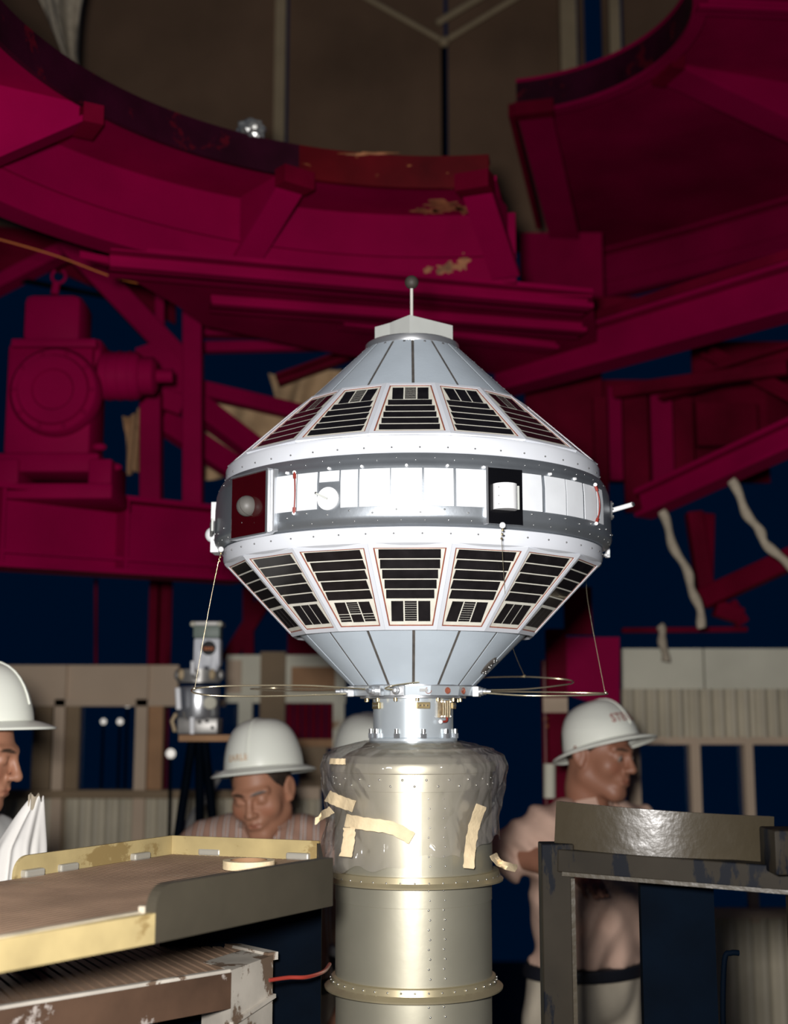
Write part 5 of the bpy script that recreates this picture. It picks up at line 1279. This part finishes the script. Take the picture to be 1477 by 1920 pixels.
    f.cone(h(-0.022, -0.098, -0.0628), h(0.022, -0.098, -0.0628), 0.0016, 0.0016, 0.003, cut=True)
    for s in (-1, 1):
        er = Hm @ Matrix.Rotation(s * R(-22), 3, 'Z') @ Matrix.Rotation(R(-10), 3, 'X')
        f.ell(h(s * 0.080, 0.012, -0.008), (0.0075, 0.020, 0.032), 0.006, er); f.ell(h(s * 0.088, 0.008, -0.004), (0.005, 0.011, 0.018), 0.006, er, cut=True)
        f.ell(h(s * 0.078, 0.004, -0.034), (0.006, 0.009, 0.010), 0.006, er)
    iH = Hm.transposed()
    def tone(co):
        p = (co - np.array(hl)) @ np.array(iH).T; x, y, z = p[:, 0], p[:, 1], p[:, 2]; base = np.tile(np.array(skin), (len(co), 1))
        near = (np.abs(x) < .1) & (np.abs(y) < .13) & (np.abs(z) < .13)
        lip = np.clip(1 - ((x / 0.023) ** 2 + ((z + 0.0625) / 0.0105) ** 2), 0, 1) * (y < -0.085) * near
        base = base * (1 - lip[:, None]) + lip[:, None] * np.array((skin[0] * 0.85, skin[1] * 0.68, skin[2] * 0.70))
        br = np.clip(1.6 - (((np.abs(x) - 0.029) / 0.020) ** 2 + ((z - 0.0235 + (np.abs(x) - .03) ** 2 * 6) / 0.0042) ** 2), 0, 1) * (y < -0.06) * near
        base = base * (1 - br[:, None]) + br[:, None] * np.array((0.05, 0.03, 0.02))
        ck = np.clip(1 - ((np.abs(x) - 0.042) ** 2 + (z + 0.03) ** 2) / 0.022 ** 2, 0, 1) * (y < -0.03) * near * 0.5
        base = base * (1 - ck[:, None]) + ck[:, None] * np.array((skin[0] * 1.05, skin[1] * 0.8, skin[2] * 0.75)); return base
    net_object(f, 'body', 'skin', root, tone, 1)
    # hair: a cap over skull, sides and nape
    cx = list(np.arange(hl.x - 0.125, hl.x + 0.125, 0.0045)); cy = list(np.arange(hl.y - 0.14, hl.y + 0.14, 0.0045)); cz = list(np.arange(hl.z - 0.13, hl.z + 0.15, 0.0045))
    f = Field(cx, cy, cz); f.ell(h(0, 0.020, 0.034), (0.0795, 0.0985, 0.0945), 0.0, Hm, pad=0.2)
    f.ell(h(0, -0.108, -0.005), (0.085, 0.094, 0.110), 0.006, Hm, cut=True, pad=0.2); f.ell(h(0, 0.02, -0.125), (0.12, 0.17, 0.085), 0.006, Hm, cut=True, pad=0.2)
    for s in (-1, 1): f.ell(h(s * 0.09, 0.008, -0.012), (0.03, 0.026, 0.030), 0.004, Hm, cut=True, pad=0.1)
    net_object(f, 'hair', 'hair', root, None, 1)
    for s in (() if eyes_down else (-1, 1)):
        MB().ball(root.location + h(s * 0.030, -0.0815, -0.001), 0.0122, 14).build('eyeball', 'eye_white', root, smooth=60)
        MB().ball(root.location + h(s * 0.030 - 0.0015, -0.0912, -0.0035), 0.0045, 10).build('iris', 'eye_dark', root, smooth=60)
    # clothes
    gx2 = list(np.arange(lo[0], hi[0], 0.009)); gy2 = list(np.arange(lo[1], hi[1], 0.009))
    f = Field(gx2, gy2, list(np.arange(0.9 * sc, 1.56 * sc, 0.009))); torso(f, 0.016 + 0.005 * wr)
    limb(f, -1, arm_r, 0.013 + 0.005 * wr, 0.95); limb(f, 1, arm_l, 0.013 + 0.005 * wr, 0.95)
    X, Y, Z = np.meshgrid(*f.ax, indexing='ij', sparse=True)
    f.D += (0.0045 * wr * np.sin(46 * Z + 7 * np.sin(14 * X + 3) + 9 * Y) + 0.0035 * wr * np.sin(70 * (X + 0.6 * Z) + 8 * np.sin(9 * Z))).astype(np.float32)
    bz = 1.077 * sc; f.D = np.maximum(f.D, (bz - Z)); nk = b(0, 0.02, 1.50)
    f.ell(b(0, 0.022, 1.50), (0.069, 0.073, 0.055), 0.01, None, cut=True)
    f.ell(b(0, -0.085, 1.46), (0.030, 0.05, 0.055), 0.012, B, cut=True)
    net_object(f, 'shirt', shirt, root, None, 1)
    for k in range(5):
        q = root.location + b(0.004, -0.130 + 0.004 * abs(k - 2), 1.36 - 0.075 * k); MB().ball(q, 0.0055, 10, (1, .5, 1), B).build('button', 'cloth_white', root, smooth=60)
    col_r = Matrix.Rotation(R(-14), 3, 'X')
    MB().lathe([(0.064, 0.0), (0.069, 0.030), (0.073, 0.030), (0.086, -0.006), (0.080, -0.010)], root.location + b(0, 0.018, 1.475), 40, R(-90 + 28), R(270 - 28), rot=B @ col_r).build('collar', shirt, root, smooth=60)
    f = Field(gx2, gy2, list(np.arange(0.03, 1.12 * sc, 0.010))); torso(f, 0.012 + 0.004 * wr); legs(f, 0.014)
    X, Y, Z = np.meshgrid(*f.ax, indexing='ij', sparse=True); f.D = np.maximum(f.D + (0.003 * np.sin(30 * Z + 6 * np.sin(20 * X))).astype(np.float32), Z - 1.074 * sc)
    f.D = np.maximum(f.D, 0.07 - Z); net_object(f, 'trousers', 'trousers', root, None, 1)
    f = Field(list(np.arange(lo[0], hi[0], 0.008)), list(np.arange(lo[1], hi[1], 0.008)), list(np.arange(1.02 * sc, 1.10 * sc, 0.005))); torso(f, 0.022 + 0.008 * wr)
    Z = f.ax[2][None, None, :]; f.D = np.maximum(f.D, np.abs(Z - 1.060 * sc) - 0.019); net_object(f, 'belt', 'leather_black', root, None, 1)
    for s in (-1, 1):
        p = root.location + b(s * 0.105, -0.05, 0.032); MB().ball(p, 0.05, 16, (1.0, 2.7, 0.75), B).build('shoe', 'leather_black', root, smooth=60)
    return root, Hm

def hard_hat(c, rot, label, text=None, tmat='letter_red', taz=0.0, tilt_text=0.0, ah=0.106, bh=0.120, hh=0.138, tz=0.05, tsize=0.028, group=None):
    """c: centre of the rim; rot: 3x3"""
    root = thing('hard_hat', c, label, 'hard hat', group)
    def dome(az, t, o=0.0):          # t = 0 rim .. 1 crown
        rr = math.cos(t * math.pi / 2) ** 0.62; z = hh * math.sin(t * math.pi / 2) ** 1.05
        return rot @ Vector(((ah + o) * rr * math.sin(az), -(bh + o) * rr * math.cos(az), z + o * t)) + Vector(c)
    MB().sheet(lambda u, v: dome(2 * math.pi * u, v), 72, 26).build('shell', 'helmet', root, smooth=70)
    def brim(u, v):
        az = 2 * math.pi * u; w_ = 0.026 + 0.020 * max(0, math.cos(az)) ** 2 + 0.008 * max(0, -math.cos(az)); dr_ = -0.010 * v ** 1.5 - 0.006 * v * max(0, math.cos(az))
        e = Vector(((ah + 0.002 * v + w_ * v) * math.sin(az), -(bh + w_ * v) * math.cos(az), 0.004 + dr_)); return rot @ e + Vector(c)
    MB().sheet(brim, 72, 5).build('brim', 'helmet', root, smooth=70, thick=0.003)
    MB().tube([brim(k / 72, 1.0) for k in range(72)], 0.0028, 6, closed=True).build('brim_edge', 'helmet', root, smooth=70)
    MB().tube([dome(0 if k < 10 else math.pi, min(1, (k if k < 10 else 19 - k) / 10 + 0.1), 0.0008) for k in range(1, 19)], 0.0028, 6).build('ridge', 'helmet', root, smooth=70)
    if text:
        cu = bpy.data.curves.new('text', 'FONT'); cu.body = text; cu.size = tsize; cu.align_x = 'CENTER'; cu.space_character = 1.1; cu.offset = 0.0006
        ob = bpy.data.objects.new('lettering_src', cu); C.objects.link(ob); dg = bpy.context.evaluated_depsgraph_get(); me = bpy.data.meshes.new_from_object(ob.evaluated_get(dg))
        bpy.data.objects.remove(ob); bpy.data.curves.remove(cu)
        bm = bmesh.new(); bm.from_mesh(me); bmesh.ops.triangulate(bm, faces=bm.faces); bmesh.ops.subdivide_edges(bm, edges=[e for e in bm.edges if e.calc_length() > 0.008], cuts=2, use_grid_fill=True)
        for v in bm.verts:
            x, y = v.co.x, v.co.y; z = tz + y
            t = math.asin(min(1, (z / hh)) ** (1 / 1.05)) * 2 / math.pi; v.co = dome(taz + x / 0.115, t, 0.0012) - Vector(c)
        bm.to_mesh(me); bm.free(); me.materials.clear(); me.materials.append(M[tmat]); o = bpy.data.objects.new('lettering', me); C.objects.link(o); o.parent = root
    return root
def hat_rot(yaw, pitch, roll): return Matrix.Rotation(yaw, 3, 'Z') @ Matrix.Rotation(roll, 3, 'Y') @ Matrix.Rotation(pitch, 3, 'X')

# yaw > 0 turns the face to the picture's right; pitch > 0 looks down
def worker(px, py, Y, body_dx, body_dy, rz, yaw, pitch, roll, label, shirt, hat_label, hat_pitch=None, hat_roll=None, hat_yaw=None, up=0.045, fwd=0.0, text=None, tmat='letter_red', taz=0.0, tz=0.05, tsize=0.028, hx=0.0, hat=(0.106, 0.120, 0.138), **k):
    hw_ = at(px, py, Y); rt, Hm = person((hw_.x + body_dx, Y + body_dy), rz, hw_, yaw, pitch, roll, label, shirt, **k)
    hr = hat_rot(yaw if hat_yaw is None else hat_yaw, pitch if hat_pitch is None else hat_pitch, roll if hat_roll is None else hat_roll)
    hard_hat(hw_ + Hm @ Vector((0, 0.012 - fwd, up)) + Vector((hx, 0, 0)), hr, hat_label, text, tmat, taz, tz=tz, tsize=tsize, ah=hat[0], bh=hat[1], hh=hat[2])
    return rt
worker(489, 1480, 3.62, 0.03, 0.10, R(-6), R(-16), R(20), R(-7), 'worker in a striped shirt looking down, middle of the picture behind the tray', 'shirt_striped',
       'white hard hat worn by the man looking down, with a faint tan name', hat_pitch=R(-3), hat_roll=R(-6), up=0.052, fwd=0.006, text='EARLE', tmat='letter_tan', taz=R(-16), tz=0.026, tsize=0.024, skin=(0.42, 0.20, 0.12), drop=0.05, eyes_down=True, hx=0.018)
e_r = at(966, 1598, 3.66); w_r = at(1056, 1630, 3.48)
worker(1122, 1413, 3.72, -0.05, 0.06, R(38), R(50), R(8), R(4), 'worker in a tan short-sleeved shirt and black belt behind the olive stand', 'shirt_tan',
       'white hard hat with a red name, tipped back on the man at right', hat_pitch=R(-17), hat_roll=R(0), up=0.014, fwd=-0.004, text='STEVENS', taz=R(0), tz=0.048, tsize=0.034, hx=0.022, hat=(0.104, 0.112, 0.130), skin=(0.33, 0.15, 0.092), arm_r=(e_r, w_r), wr=1.5)
worker(-52, 1408, 2.85, -0.10, 0.05, R(75), R(84), R(14), R(0), 'worker in a white shirt cut off by the left edge, seen in profile', 'shirt_white',
       'white hard hat of the man in profile at the left edge', hat_pitch=R(-3), up=0.050, fwd=0.0, skin=(0.40, 0.19, 0.115), eyes_down=True, hat=(0.112, 0.128, 0.140))
worker(692, 1452, 4.15, 0.02, 0.05, R(10), R(30), R(5), R(0), 'worker standing behind the drum, almost wholly hidden', 'shirt_white',
       'white hard hat peeping out behind the drum neck', hat_pitch=R(0), up=0.050)
